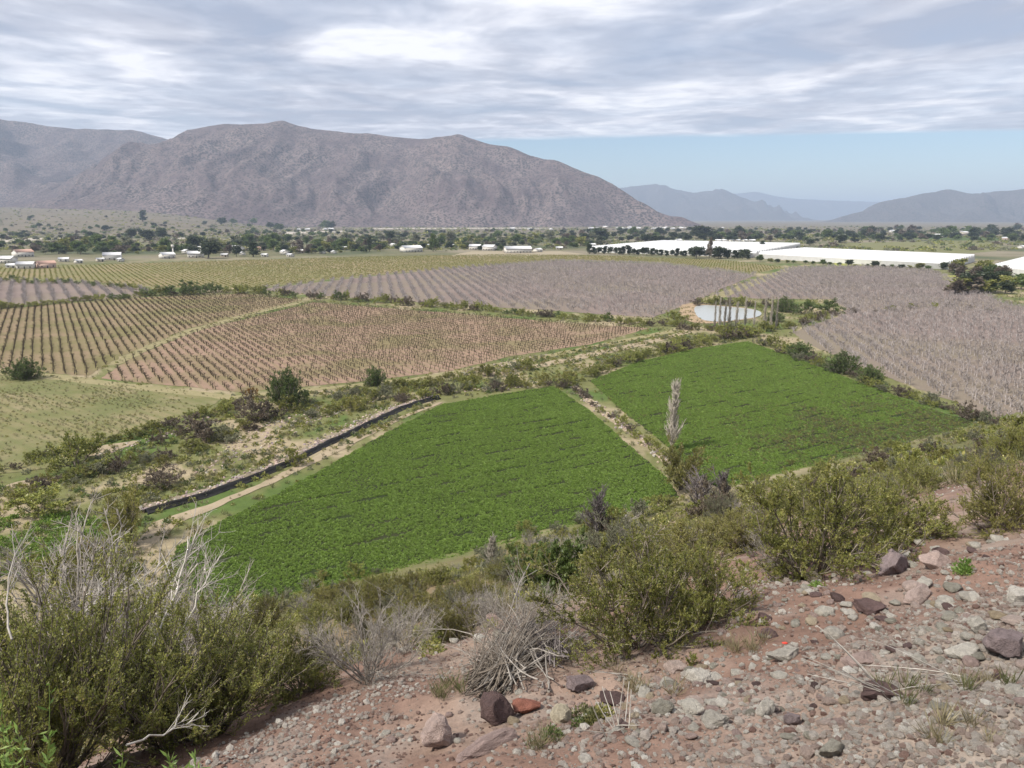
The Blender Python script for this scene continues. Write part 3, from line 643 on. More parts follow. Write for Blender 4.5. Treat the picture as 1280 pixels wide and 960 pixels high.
def nearest(P, n): 
    o = np.argsort(np.hypot(P[:, 0], P[:, 1])); 
    th = np.abs(np.arctan2(P[o, 0], P[o, 1])) < R(35.5); o2 = o[th]; return o2[:n], np.concatenate([o2[n:], o[~th]])
def individuals(name, meshes, P, z, sw, sh, label, cat, group):
    for x, y in P:
        o = link(name, random.choice(meshes)); s = random.uniform(0.8, 1.2); o.location = (x, y, z); o.rotation_euler = (0, 0, random.uniform(0, 6.28)); o.scale = (sw*s, sw*s, sh*random.uniform(0.85, 1.15))
        tag(o, label, cat, group)
def rest(name, meshes, P, z, sw, sh, label, cat):
    s = rng.uniform(0.65, 1.3, len(P)); h = rng.uniform(0.7, 1.2, len(P))
    scatter(name, meshes, np.column_stack([P, np.full(len(P), z)]), np.stack([sw*s, sw*s, sh*h], 1), label, cat)
VL = grid_in(VIN_L, -31, 2.4, 1.45, 0.12); VR = grid_in(VIN_R, -31, 2.4, 1.45, 0.12)
VA = np.concatenate([VL, VR]); VA = VA[rng.random(len(VA)) < np.clip(0.93+0.5*fbm(VA[:, 0]/14, VA[:, 1]/14, 89, 3), 0.35, 0.97)]; a_, b_ = nearest(VA, 300)
individuals('grape_vine', VINE, VA[a_], 0, 1.05, 1.2, 'dark leafless grape vine along the near edge of the brown vineyard', 'vine', 'vines at the near edge of the brown vineyard')
rest('grape_vine_rows', VINE, VA[b_], 0, 1.05, 1.15, 'rows of dark leafless vines filling the brown vineyard', 'vine')
VBp = grid_in(VIN_B, -31, 3.2, 3.0, 0.2); VBp = VBp[rng.random(len(VBp)) < 0.8]
rest('far_vine_rows', [MD['olive'][0], MD['yellow'][0]], VBp, 0.1, 1.0, 0.95, 'low olive green vine rows in front of the village', 'vine')
OP = np.concatenate([grid_in(ORCH_R, 12, 4.8, 2.3, 0.25)]); OP = OP[rng.random(len(OP)) < 0.93]; a_, b_ = nearest(OP, 300)
individuals('orchard_tree', ORCH, OP[a_], 0, 2.3, 2.5, 'bare pinkish grey fruit tree in the near corner of the right orchard', 'tree', 'bare fruit trees in the near corner of the right orchard')
rest('orchard_tree_rows', ORCH, OP[b_], 0, 2.3, 2.4, 'rows of bare mauve fruit trees filling the right orchard', 'tree')
OM = np.concatenate([grid_in(ORCH_M, -10, 5.6, 2.6, 0.3), grid_in(ORCH_L, -32, 6.0, 2.4, 0.3)]); OM = OM[rng.random(len(OM)) < 0.93]
rest('far_orchard_rows', ORCH, OM, 0, 2.4, 2.5, 'rows of bare mauve fruit trees beyond the brown vineyard', 'tree')
FP = grid_in(FALLOW, -52, 1.2, 0.7, 0.3); nf = fbm(FP[:, 0]/12, FP[:, 1]/12, 87, 3); FP = FP[rng.random(len(FP)) < np.clip(0.55+nf, 0.1, 1)]
scatter('field_grass', T_GRASS+T_STRAW+[MD['yellow'][0]], np.column_stack([FP, np.zeros(len(FP))]), rng.uniform(0.25, 0.55, len(FP)), 'patchy olive grass covering the fallow field at left', 'grass')

# ------------------------------------------------------------------ ground cover on the slope and in the valley
def band(n, x0, x1, y0, y1): return np.column_stack([rng.uniform(x0, x1, n), rng.uniform(y0, y1, n)])
HP = band(60000, -75, 150, -2, 170); s_ = HP@np.array([NX, NY]); 
ok = (s_ > 7) & (s_ < 76) & (np.abs(np.arctan2(HP[:, 0], HP[:, 1])) < R(40)) & (HP[:, 1] > 3)
for q in FIELDS: ok &= ~inside(HP, q)
HP = HP[ok]; s_ = s_[ok]; nn = fbm(HP[:, 0]/7, HP[:, 1]/7, 81, 3); k_ = rng.random(len(HP)) < np.clip(0.55+nn, 0.12, 1); HP = HP[k_]
nr = np.hypot(HP[:, 0], HP[:, 1]) < 42; HN = HP[nr]; HP = HP[~nr]; HN = np.concatenate([HN+rng.normal(0, .5, HN.shape) for _ in range(4)]); hn = np.arange(len(HN)) % 2
NT = [tuft(567, 44, 1, 0.5, 0.03, 'straw', 0.7), tuft(568, 44, 1, 0.5, 0.035, 'grass', 0.6)]; NM = [mound(570+i_, 260, m__, 0.10, 0.6) for i_, m__ in enumerate(('olive', 'moss', 'pale', 'yellow'))]
scatter('bank_grass', NT, onland(HN[hn == 0]), rng.uniform(0.15, 0.4, (hn == 0).sum()), 'dry wispy grass on the top of the slope between the shrubs', 'grass')
scatter('bank_herbs', NM, onland(HN[hn == 1]), rng.uniform(0.2, 0.6, (hn == 1).sum()), 'low leafy herbs on the top of the slope between the shrubs', 'undergrowth')
h_ = np.arange(len(HP)) % 9
scatter('slope_grass', T_STRAW+T_GRASS, onland(HP[h_ < 5]), rng.uniform(0.25, 0.6, (h_ < 5).sum()), 'dry straw and olive grass tufts covering the hillside', 'grass')
scatter('slope_herbs', MD['olive']+MD['moss']+MD['pale']+MD['yellow'], onland(HP[h_ >= 5]), rng.uniform(0.3, 0.95, (h_ >= 5).sum()), 'low grey green herbs covering the hillside', 'undergrowth')
RIV = poly_px([(-60, 604), (60, 586), (150, 548), (240, 522), (290, 498), (400, 488), (520, 476), (640, 452), (850, 414), (935, 424), (800, 450), (700, 478), (555, 500), (400, 572), (240, 640), (200, 690), (190, 740), (-60, 740)])
RP = band(70000, -150, 110, 60, 300); RP = RP[inside(RP, RIV)]
nn = fbm(RP[:, 0]/10, RP[:, 1]/10, 83, 3); RP = RP[rng.random(len(RP)) < np.clip(0.5+nn*0.9, 0.08, 0.95)]
h_ = np.arange(len(RP)) % 10
scatter('river_herbs', MD['olive']+MD['moss']+MD['green']+MD['yellow']+MD['pale'], onland(RP[h_ < 7]), rng.uniform(0.35, 1.2, (h_ < 7).sum()), 'low mixed herbs along the stony stream bed', 'undergrowth')
scatter('river_grass', T_STRAW+T_GRASS, onland(RP[h_ >= 7]), rng.uniform(0.4, 0.9, (h_ >= 7).sum()), 'dry grass tufts along the stony stream bed', 'grass')
WP = band(120000, -260, 330, 70, 470); kk = (WP@np.array([NX, NY]) > 70) & (np.abs(np.arctan2(WP[:, 0], WP[:, 1])) < R(36))
for q in FIELDS: kk &= ~inside(WP, wander(q))
kk &= ~inside(WP, POND)
WP = WP[kk]; nn = fbm(WP[:, 0]/8, WP[:, 1]/8, 86, 3); WP = WP[rng.random(len(WP)) < np.clip(0.42+nn*0.9, 0.05, 0.95)]; h_ = np.arange(len(WP)) % 10
scatter('verge_grass', T_STRAW+T_GRASS, onland(WP[h_ < 6]), rng.uniform(0.35, 0.8, (h_ < 6).sum()), 'olive and straw coloured grass on the verges between the fields', 'grass')
scatter('verge_herbs', MD['olive']+MD['yellow']+MD['moss']+MD['pale'], onland(WP[h_ >= 6]), rng.uniform(0.3, 0.9, (h_ >= 6).sum()), 'low herbs on the verges between the fields', 'undergrowth')
GL = poly_px([(-40, 655), (60, 640), (130, 648), (128, 690), (60, 720), (-40, 720)])
gp = grid_in(GL, 20, 0.8, 0.8, 0.25); nn = fbm(gp[:, 0]/4, gp[:, 1]/4, 84, 2); gp = gp[nn > -0.25]
scatter('green_weeds', ALFT+MD['bright'], onland(gp), rng.uniform(0.5, 1.1, len(gp)), 'bright green weed patch beside the end of the channel at left', 'weeds')
# scrub beyond the village, thinning towards the foot of the mountains
SP = []
while len(SP) < 6500:
    az = rng.uniform(-0.66, 0.66); y = 900*(3400/900)**(rng.random()**0.8); x = y*math.tan(az)
    if fbm(np.array([x/170]), np.array([y/170]), 91, 3)[0] > rng.uniform(-0.55, 0.5): SP.append((x, y))
SP = np.array(SP); sc = rng.uniform(2.0, 6.0, len(SP))*np.where(rng.random(len(SP)) < 0.06, 1.8, 1)
scatter('far_scrub', MD['moss']+MD['green']+MD['olive']+MD['pale']+MD['purple']+MD['moss'], onland(SP), np.stack([sc*1.4, sc*1.4, sc], 1), 'grey green scrub spread over the plain beyond the village', 'scrub')

# ------------------------------------------------------------------ channel with its stone bank
CH = np.array([flat(a, b)[:2] for a, b in [(183, 642), (215, 633), (255, 622), (300, 606), (340, 590), (372, 576), (402, 560), (432, 546), (465, 530), (500, 513), (525, 504), (553, 497)]])
def resample(P, step):
    d = np.r_[0, np.cumsum(np.hypot(*np.diff(P, axis=0).T))]; t = np.arange(0, d[-1], step); return np.stack([np.interp(t, d, P[:, 0]), np.interp(t, d, P[:, 1])], 1)
CH = resample(CH, 1.2); dd = norm(np.gradient(CH, axis=0)); cn = np.stack([dd[:, 1], -dd[:, 0]], 1)      # towards the camera side
def extrude(P, nrm, prof, name, mat, jit=0.0, parent=None):
    k = len(prof); V = []
    for (x, y), (a, c) in zip(P, nrm):
        for o_, z in prof: V.append((x+a*o_+rng.normal(0, jit), y+c*o_+rng.normal(0, jit), z+rng.normal(0, jit)))
    n = len(P); i, j = np.meshgrid(np.arange(n-1), np.arange(k-1), indexing='ij'); Q = np.stack([i*k+j, i*k+j+1, (i+1)*k+j+1, (i+1)*k+j], -1).reshape(-1, 4)
    return link(name, mesh_np(name, V, Q, mat), parent)
b = NB('black_liner'); LIN = b.pbr(b.mix(b.noise(0.9, 4, 0.6, b.pos()), (.010, .010, .011), (.028, .027, .026)), 0.75, 0.25, b.bump(b.noise(2.2, 3, 0.5, b.pos()), 0.5, 0.1))
ch = bpy.data.objects.new('irrigation_channel', None); COL.objects.link(ch); ch.location = (0, 0, 0)
tag(ch, 'black lined irrigation channel curving along the near alfalfa field', 'channel')
extrude(CH, cn, [(-0.5, 0.05), (-0.42, 0.60), (-0.3, 0.66), (-0.08, 0.34), (0.12, 0.06), (0.3, 0.05), (0.4, 0.12), (0.5, -0.1)], 'liner', LIN, 0.06, ch)
extrude(CH, cn, [(-3.6, -0.15), (-2.6, 0.1), (-1.7, 0.32), (-0.9, 0.42), (-0.5, 0.1)], 'stone_bank', plain('bank_rubble', (.15, .13, .085), (.27, .225, .18), 0.8), 0.14, ch)

# ------------------------------------------------------------------ stones
def stone_mesh(seed, sub=2, cuts=7, rough=0.06, ang=0.72, name='stone', mat=None, smooth=True):
    r = np.random.default_rng(seed); bm = bmesh.new(); bmesh.ops.create_icosphere(bm, subdivisions=sub, radius=1.0)
    V = np.array([v.co[:] for v in bm.verts]); D = norm(r.normal(0, 1, (cuts, 3)))
    for d in D:
        k = r.uniform(ang-0.12, ang+0.2); t = V@d; V = V - np.maximum(t-k, 0)[:, None]*d*0.96
    n_ = fbm(V[:, 0]*1.8+V[:, 2]*1.3, V[:, 1]*1.8-V[:, 2]*1.1, seed % 50, 5 if sub > 2 else 2, gain=0.55); V = V*(1+rough*n_)[:, None]
    V = V/np.abs(V).max(0)*0.5
    for v, c in zip(bm.verts, V): v.co = c
    for f in bm.faces: f.smooth = smooth
    me = bpy.data.meshes.new(name); bm.to_mesh(me); bm.free()
    if mat: me.materials.append(mat)
    return me
def stone_mat(name, stops, grain=9):
    b = NB(name); p = b.obj(); n = b.noise(grain*0.35, 5, 0.65, p, 0.4); f = b.noise(grain*3, 4, 0.7, p); 
    c = b.ramp(b.rand(), stops, False); v = b.math('MULTIPLY', b.math('MULTIPLY_ADD', n, 1.3, 0.35), b.math('MULTIPLY_ADD', f, 1.0, 0.5))
    cm = b.n('ShaderNodeVectorMath', operation='SCALE'); b.l(c, cm.inputs[0]); b.l(v, cm.inputs['Scale'])
    return b.pbr(cm.outputs[0], 0.85, 0.2, b.bump(b.math('ADD', n, b.math('MULTIPLY', f, 0.6)), 0.9, 0.06))
SM = {'white': stone_mat('white_stone', [(0, (.44, .41, .36)), (.5, (.53, .50, .44)), (1, (.64, .60, .54))]), 'grey': stone_mat('grey_stone', [(0, (.27, .255, .215)), (.5, (.36, .34, .285)), (1, (.44, .415, .36))]),
      'pink': stone_mat('pink_stone', [(0, (.36, .265, .24)), (.5, (.44, .335, .30)), (1, (.50, .41, .365))]), 'maroon': stone_mat('maroon_stone', [(0, (.095, .065, .062)), (.5, (.135, .09, .085)), (1, (.19, .13, .125))]),
      'red': stone_mat('red_stone', [(0, (.26, .10, .07)), (1, (.34, .15, .11))]), 'tan': stone_mat('tan_stone', [(0, (.36, .29, .20)), (1, (.50, .42, .31))]), 'mauve': stone_mat('mauve_stone', [(0, (.24, .19, .19)), (1, (.34, .28, .285))]), 'cream': stone_mat('cream_stone', [(0, (.46, .40, .29)), (1, (.56, .50, .38))])}
GRAV = stone_mat('gravel_stone', [(0, (.34, .26, .225)), (.2, (.44, .35, .305)), (.38, (.42, .385, .345)), (.6, (.52, .46, .41)), (.8, (.58, .53, .47)), (1, (.74, .71, .65))], 5)
REDG = stone_mat('red_gravel_stone', [(0, (.22, .135, .11)), (.5, (.32, .215, .18)), (.8, (.41, .31, .265)), (1, (.52, .43, .38))], 5)
PEB = [stone_mesh(600+i, 1, 6, name='pebble', mat=GRAV, smooth=False) for i in range(5)]; PEBR = [stone_mesh(610+i, 1, 6, name='pebble', mat=REDG, smooth=False) for i in range(4)]
RUB = [stone_mesh(620+i, 1, 6, name='rubble', mat=SM['pink'], smooth=False) for i in range(2)]+[stone_mesh(625+i, 1, 6, name='rubble', mat=SM['mauve'], smooth=False) for i in range(2)]+[stone_mesh(629, 1, 6, name='rubble', mat=SM['tan'], smooth=False), stone_mesh(628, 1, 6, name='rubble', mat=SM['grey'], smooth=False)]
# gravel on the road shoulder: sizes by distance so that small grit stays near
def gravel(n, rmax, smin, smax, srange, dens):
    r_ = rmax*np.sqrt(rng.random(n)); th = rng.uniform(-R(41), R(41), n); P = np.column_stack([r_*np.sin(th), r_*np.cos(th)]); s = P@np.array([NX, NY])
    k = (s > srange[0]) & (s < srange[1]) & (r_ > 1.6); k &= rng.random(n) < dens(P, s); P = P[k]
    sz = smin*(smax/smin)**(rng.random(len(P))**1.6); return onland(P)+np.array([0, 0, 1])*(sz*0.2)[:, None], sz
def grey_d(P, s):
    n = fbm(P[:, 0]*0.5, P[:, 1]*0.5, 85, 3); return np.clip(0.75*sstep(3.4, 1.2, s+n*1.4)+(0.08+0.30*n)+0.2*n*sstep(4.0, 2.5, s), 0.02, 0.9)
P1, s1 = gravel(170000, 8.5, 0.007, 0.045, (0, 6.5), grey_d); P2, s2 = gravel(34000, 20, 0.022, 0.075, (0, 7.5), grey_d)
PP, sz = np.concatenate([P1, P2]), np.concatenate([s1, s2])
sc3 = sz[:, None]*rng.uniform([.8, .7, .5], [1.5, 1.2, .95], (len(sz), 3)); m_ = rng.random(len(sz)) < 0.9
scatter('gravel', PEB, PP[m_], sc3[m_], 'mixed pale grey gravel over the road shoulder', 'gravel', tiltmax=0.35)
scatter('red_gravel', PEBR, PP[~m_], sc3[~m_], 'reddish brown grit over the road shoulder', 'gravel', tiltmax=0.35)
P3, s3 = gravel(26000, 10, 0.012, 0.035, (1.5, 8), lambda P, s: np.clip(0.35+0.7*fbm(P[:, 0]*0.9, P[:, 1]*0.9, 88, 3), 0.05, 0.9))
scatter('soil_clods', PEBR, P3, s3[:, None]*rng.uniform([.8, .8, .5], [1.3, 1.2, .8], (len(s3), 3)), 'crumbly reddish soil clods on the bank', 'soil', tiltmax=0.4)
bk = np.concatenate([CH-cn*o_ for o_ in (2.6, 2.2, 1.8, 1.4, 1.1, 1.2, 2.0, 1.3, 1.05, 3.0, 3.6, 4.4, 1.0, 1.6)]); bk = bk + rng.uniform(-0.42, 0.42, bk.shape); ofs = np.concatenate([np.full(len(CH), o_) for o_ in (2.6, 2.2, 1.8, 1.4, 1.1, 1.2, 2.0, 1.3, 1.05, 3.0, 3.6, 4.4, 1.0, 1.6)])
bz = np.interp(ofs, [0.5, 0.9, 1.5, 2.4, 3.2], [.42, .42, .34, .12, 0])
dry = []
for pts in ([(100, 572), (150, 555), (200, 545), (190, 552), (130, 572), (105, 580)], [(190, 548), (235, 530), (260, 520), (262, 528), (215, 548)], [(285, 552), (330, 530), (400, 508), (470, 494), (470, 502), (400, 525), (330, 562), (250, 600), (240, 590)], [(560, 466), (640, 450), (680, 442), (690, 446), (640, 458), (560, 474)], [(540, 492), (620, 482), (690, 474), (700, 479), (620, 489)]):
    q = poly_px(pts); dry.append(grid_in(q, 30, 0.8, 0.75, 0.3))
dry = np.concatenate(dry); dry = dry[rng.random(len(dry)) < 0.75]
AL = np.concatenate([np.column_stack([bk, bz]), np.column_stack([dry, np.zeros(len(dry))])])
sr = rng.uniform(0.15, 0.58, len(AL)); scatter('stream_rubble', RUB, AL, sr[:, None]*rng.uniform([.8, .8, .5], [1.4, 1.2, .85], (len(AL), 3)), 'pale pinkish rubble heaped along the channel and the stream bed', 'rubble', tiltmax=0.5)
PPS = []
for a_, b_ in zip([(717, 482), (735, 499), (752, 513), (775, 530), (800, 548), (822, 566)], [(735, 499), (752, 513), (775, 530), (800, 548), (822, 566), (838, 580)]):
    p0, p1 = flat(*a_)[:2], flat(*b_)[:2]; t = rng.random((26, 1)); PPS.append(p0*(1-t)+p1*t+rng.normal(0, 0.7, (26, 2)))
PPS = np.concatenate(PPS); sr = rng.uniform(0.2, 0.6, len(PPS)); scatter('path_rubble', RUB, np.column_stack([PPS, np.full(len(PPS), 0.05)]), sr, 'stones strewn on the pale strip between the two alfalfa fields', 'rubble', tiltmax=0.5)

def rock(cx, by, w, h, mat, label, seed, rz=0.0, flatd=0.8, tilt=(0, 0), ang=0.62, sub=4):
    q = hit(cx, by); d = float(np.linalg.norm(q-EYE)); o = link('rock', stone_mesh(seed, sub, 15, 0.13, ang, 'rock', SM[mat], smooth=False))
    W, Hh = w/F*d, h/F*d; o.scale = (W, W*flatd, Hh*1.15); o.location = q + np.array([0, 0, Hh*0.38]); o.rotation_euler = (tilt[0], tilt[1], rz); tag(o, label, 'rock'); return o
rock(617, 903, 46, 40, 'maroon', 'dark maroon angular rock standing beside the small red rock', 701, 0.5, 0.9, ang=0.6)
rock(656, 889, 36, 18, 'red', 'brick red rock touching the dark maroon rock', 702, 0.2)
rock(547, 930, 44, 34, 'pink', 'pink rock lying alone on the red soil below the brush pile', 703, 0.9)
rock(615, 934, 105, 14, 'pink', 'long pale pink slab lying aslant below the dark maroon rock', 704, R(48), 0.24, (0, 0.1))
rock(700, 902, 28, 20, 'cream', 'cream stone beside the small green herb patch', 705, 0.1)
rock(828, 890, 26, 16, 'grey', 'smooth greenish grey cobble right of the green herb patch', 706, 0.3, ang=0.85)
rock(1116, 716, 60, 26, 'mauve', 'large flat mauve slab leaning on the red bank', 707, R(48), 0.55, (0.5, -0.1), 0.5)
rock(1170, 710, 44, 20, 'pink', 'pink angular rock right of the mauve slab', 708, 0.4, 0.7, (0.2, 0.1))
rock(999, 724, 30, 20, 'maroon', 'dark brown rock at the foot of the right olive bush', 709, 0.2)
rock(1014, 727, 24, 12, 'cream', 'yellowish flat stone against the dark brown rock', 710, 0.2)
rock(1070, 694, 26, 18, 'mauve', 'mauve rock under the right end of the big olive bush', 711)
rock(1144, 752, 44, 18, 'pink', 'pink slab above the pile of white cobbles', 712, R(40), 0.5)
rock(1086, 764, 36, 14, 'maroon', 'flat dark purple stone left of the pink slab', 713, 0.2)
rock(1103, 870, 50, 18, 'maroon', 'flat maroon stone among dry stalks on the gravel', 714, -0.1, 0.6)
rock(1258, 818, 44, 28, 'mauve', 'purple grey boulder at the right edge of the gravel', 715, 0.3)
rock(724, 862, 34, 22, 'mauve', 'mauve stone half buried above the green herb patch', 716, 0.4)
rock(764, 878, 36, 12, 'maroon', 'flat dark stone above and right of the green herb patch', 717)
rock(845, 838, 30, 14, 'pink', 'low pinkish stone below the foot of the large centre bush', 718)
rock(875, 852, 34, 16, 'white', 'white stone above the cluster of pale cobbles', 719)
rock(862, 892, 30, 18, 'white', 'pale white cobble in the cluster beside the grey cobble', 720)
rock(893, 905, 34, 14, 'white', 'flat white stone at the lower end of the pale cobbles', 721)
rock(955, 893, 24, 18, 'white', 'white wedge stone alone on grey gravel', 722)
rock(1040, 944, 34, 20, 'grey', 'pale grey triangular stone at the bottom of the gravel', 723, 0.4, 0.6)
rock(990, 905, 22, 16, 'mauve', 'mauve pebble right of the white wedge stone', 724)
rock(1075, 830, 44, 14, 'pink', 'flat pinkish white slab in the middle of the gravel', 725, 0.1, 0.6)
rock(980, 824, 44, 14, 'white', 'long white flat stone beside the dry grass tuft', 726, 0.1, 0.5)
rock(1205, 820, 36, 14, 'white', 'greenish white flat stone left of the purple boulder', 727)
rock(1222, 790, 22, 18, 'white', 'white cobble at the right end of the cobble pile', 728)
rock(1275, 752, 26, 16, 'white', 'white round stone at the right edge above the boulder', 729)
rock(505, 815, 14, 8, 'white', 'small pale stone by the grey dry shrub', 730)
rock(615, 775, 22, 10, 'pink', 'pink stone behind the brush pile', 731)
rock(504, 812, 20, 12, 'tan', 'tan stone at the foot of the grey dry shrub', 732)
# loose cobbles: the largest as single stones
CLU = [(1060, 745, 150, 40, 52), (1180, 780, 90, 45, 46), (985, 775, 90, 22, 22), (870, 870, 60, 30, 22), (1160, 690, 100, 30, 24), (960, 860, 180, 60, 40), (1180, 880, 100, 60, 26), (620, 800, 90, 30, 14), (800, 905, 90, 35, 20), (560, 890, 180, 50, 14), (1000, 925, 250, 30, 14)]
cob = {k: [stone_mesh(750+i*5+j, 2, 12, 0.12, 0.62, 'cobble', SM[k]) for j in range(3)] for i, k in enumerate(('white', 'grey', 'pink', 'maroon', 'tan'))}
CL = {'white': ('pale white cobble lying loose on the gravel bank', 'pale white cobbles'), 'grey': ('grey green cobble lying loose on the gravel bank', 'grey green cobbles'), 'pink': ('pinkish cobble lying loose on the gravel bank', 'pinkish cobbles'), 'maroon': ('small dark maroon cobble lying loose on the bank', 'dark maroon cobbles'), 'tan': ('tan cobble lying loose on the gravel bank', 'tan cobbles')}
for cx, cy, dx, dy, n in CLU:
    for _ in range(n):
        px, py = np.clip(random.gauss(cx, dx*0.55), 330, 1279), np.clip(random.gauss(cy, dy*0.55), 660, 955)
        q = hit(px, py); 
        if q[0]*NX+q[1]*NY > 8: continue
        k = random.choices(list(cob), (34, 24, 24, 10, 8))[0]; d = np.linalg.norm(q-EYE); w = random.choice((7, 8, 9, 10, 11, 13, 15, 19))*random.uniform(0.8, 1.15)/F*d
        o = link('cobble', random.choice(cob[k])); o.scale = (w*random.uniform(1, 1.35), w, w*random.uniform(0.45, 0.75)); o.location = q+np.array([0, 0, w*0.14]); o.rotation_euler = (random.uniform(-.3, .3), random.uniform(-.3, .3), random.uniform(0, 6.28))
        tag(o, CL[k][0], 'stone', CL[k][1])

# ------------------------------------------------------------------ shrubs near the camera
at_px(UPR[0], 'shrub', 62, 985, 320, 262, 'tall upright dark olive shrub filling the lower left corner', kw=1.0, rz=0.3)
at_px(UPR[1], 'shrub', 230, 928, 255, 170, 'upright dark olive shrub right of the corner shrub, bleached branches above it', rz=1.0)
at_px(DRY[0], 'dry_shrub', 90, 850, 330, 190, 'tangle of grey leafless twigs behind the corner shrub', rz=0.2)
at_px(DRY[1], 'dry_shrub', 215, 840, 190, 130, 'grey leafless twigs rising above the dark olive shrub', rz=1.2)
at_px(BUSH[0], 'shrub', 372, 866, 130, 92, 'low grey olive shrub at the left end of the gravel bank', rz=0.6)
at_px(DRY[1], 'dry_shrub', 455, 852, 135, 98, 'rounded grey leafless shrub left of the brush pile', rz=2.0)
at_px(DRY[0], 'dry_shrub', 510, 815, 80, 60, 'small grey leafless shrub left of the yellowish bush', rz=2.6)
at_px(with_leaf(BUSH[1], 'yellow'), 'shrub', 566, 800, 78, 52, 'small yellowish bush between grey dry shrub and brush pile', rz=0.1)
at_px(DRY[0], 'dry_shrub', 655, 800, 120, 78, 'grey wispy dry shrub behind the brush pile', rz=1.5)
at_px(BUSH[1], 'shrub', 790, 812, 225, 150, 'large olive bush in the centre right of the brush pile', rz=0.9)
at_px(BUSH[2], 'shrub', 880, 775, 130, 95, 'olive bush attached to the right side of the large centre bush', rz=2.2)
at_px(BUSH[2], 'shrub', 1020, 716, 215, 135, 'large olive bush on the right at the gravel edge', rz=0.2)
at_px(BUSH[0], 'shrub', 1120, 676, 130, 78, 'low olive bush right of the large right bush', rz=1.7)
at_px(with_leaf(BUSH[0], 'yellow'), 'shrub', 1250, 658, 110, 86, 'leafy yellow green bush at the right edge above the stones', rz=2.7)
at_px(DRY[1], 'dry_shrub', 975, 722, 90, 60, 'grey twiggy skirt at the left foot of the right bush', rz=0.4)
at_px(BROAD[0], 'shrub', 690, 748, 104, 84, 'broad leaved dark green shrub on the slope above the brush pile', rz=0.4)
at_px(with_leaf(BUSH[1], 'pale'), 'shrub', 775, 715, 110, 62, 'pale grey green shrub behind the large centre bush', rz=3.0)
at_px(with_leaf(BUSH[2], 'yellow'), 'shrub', 850, 712, 120, 60, 'yellow olive shrub on the slope between the two large bushes', rz=1.3)
at_px(with_leaf(BUSH[0], 'yellow'), 'shrub', 930, 690, 110, 55, 'yellow olive shrub just left of the right bush', rz=4.3)
at_px(BUSH[0], 'shrub', 480, 755, 60, 40, 'yellowish green shrub at the lower edge of the near alfalfa', rz=0.3)
at_px(BUSH[2], 'shrub', 110, 770, 110, 95, 'rust tinged shrub behind the grey twigs', rz=0.3)
# bleached dead branches standing above the shrubs
def dead_branch(pxs, d, name, label, th=3.2, seed=1):
    r = np.random.default_rng(seed); P = np.array([(lambda v_: EYE+v_/np.linalg.norm(v_)*(d+0.15*i))(ray(a, b)) for i, (a, b) in enumerate(pxs)])
    t = np.linspace(0, 1, 9); tt = np.linspace(0, 1, len(P)); C = np.stack([np.interp(t, tt, P[:, i]) for i in range(3)], 1)+r.normal(0, 0.012, (9, 3)); L = np.array([np.linalg.norm(P[-1]-P[0])])
    A = C[None]; B, LB = branch(r, A, 6, 0.35, 0.95, 34, 0.45, L, 5, 0.14, 0.05); E, _ = branch(r, B, 4, 0.3, 1, 36, 0.5, LB, 4, 0.16, 0.04)
    w = th*0.6/F*d; V, Q, _ = cat_mesh([tubes(A, w*0.5, w*0.22, 5), tubes(B, w*0.24, w*0.1, 4), tubes(E, w*0.12, w*0.05, 3)])
    return tag(link(name, mesh_np(name, V, Q, M['deadwood'])), label, 'branch')
dead_branch([(135, 870), (190, 810), (222, 740), (232, 700), (236, 668)], 8.0, 'dead_branch', 'bleached dead branch forking above the dark olive shrub', 5, 31)
dead_branch([(225, 790), (246, 745), (262, 715), (276, 696)], 8.2, 'dead_branch', 'thin bleached twig right of the forked dead branch', 3, 32)
dead_branch([(15, 800), (8, 760), (12, 715), (24, 672)], 6.5, 'dead_branch', 'bleached dead branch at the left picture edge', 4, 33)
dead_branch([(75, 800), (110, 760), (160, 735), (200, 708)], 8.6, 'dead_branch', 'bleached twig leaning right above the grey tangle', 3, 34)
dead_branch([(160, 935), (200, 915), (225, 907), (250, 893)], 5.6, 'dead_branch', 'pale stick lying under the dark olive shrub at the soil edge', 4, 35)
dead_branch([(770, 760), (790, 745), (815, 742), (845, 750)], 8.6, 'dead_branch', 'bare grey branch across the face of the large centre bush', 3, 36)
# brush pile: sticks leaning into one heap
bp = bpy.data.objects.new('brush_pile', None); COL.objects.link(bp); bp.location = hit(650, 865)
tag(bp, 'heap of dead grey sticks cut and piled below the centre bush', 'brush pile')
r = np.random.default_rng(77); o0 = hit(668, 800)
def sticks(n, a0, a1, b0, b1, up, rad, seed, name):
    r = np.random.default_rng(seed); P0, P1 = [], []
    for _ in range(n):
        P0.append(hit(r.uniform(*a0), r.uniform(*a1))+np.array([0, 0, r.uniform(0, 0.12)])); P1.append(hit(r.uniform(*b0), r.uniform(*b1))+np.array([0, 0, r.uniform(*up)]))
    P0, P1 = np.array(P0), np.array(P1); L = np.linalg.norm(P1-P0, axis=1); A = grow(r, P0, norm(P1-P0), L*r.uniform(0.6, 1.15, n), 7, 0.13, -0.03)
    B, LB = branch(r, A, 6, 0.15, 0.95, 36, 0.42, L, 4, 0.18, 0.0)
    V, Q, _ = cat_mesh([tubes(A, rad, rad*0.45, 4), tubes(B, rad*0.4, rad*0.15, 3)]); V[:, 2] = np.maximum(V[:, 2], height(V[:, 0], V[:, 1])+0.004)
    o = link(name, mesh_np(name, V, Q, M['stem' if seed in (1, 4) else 'pur_twig' if seed == 2 else 'drytwig'])); o.parent = bp; o.matrix_parent_inverse = Matrix.Translation(-Vector(bp.location)); return o
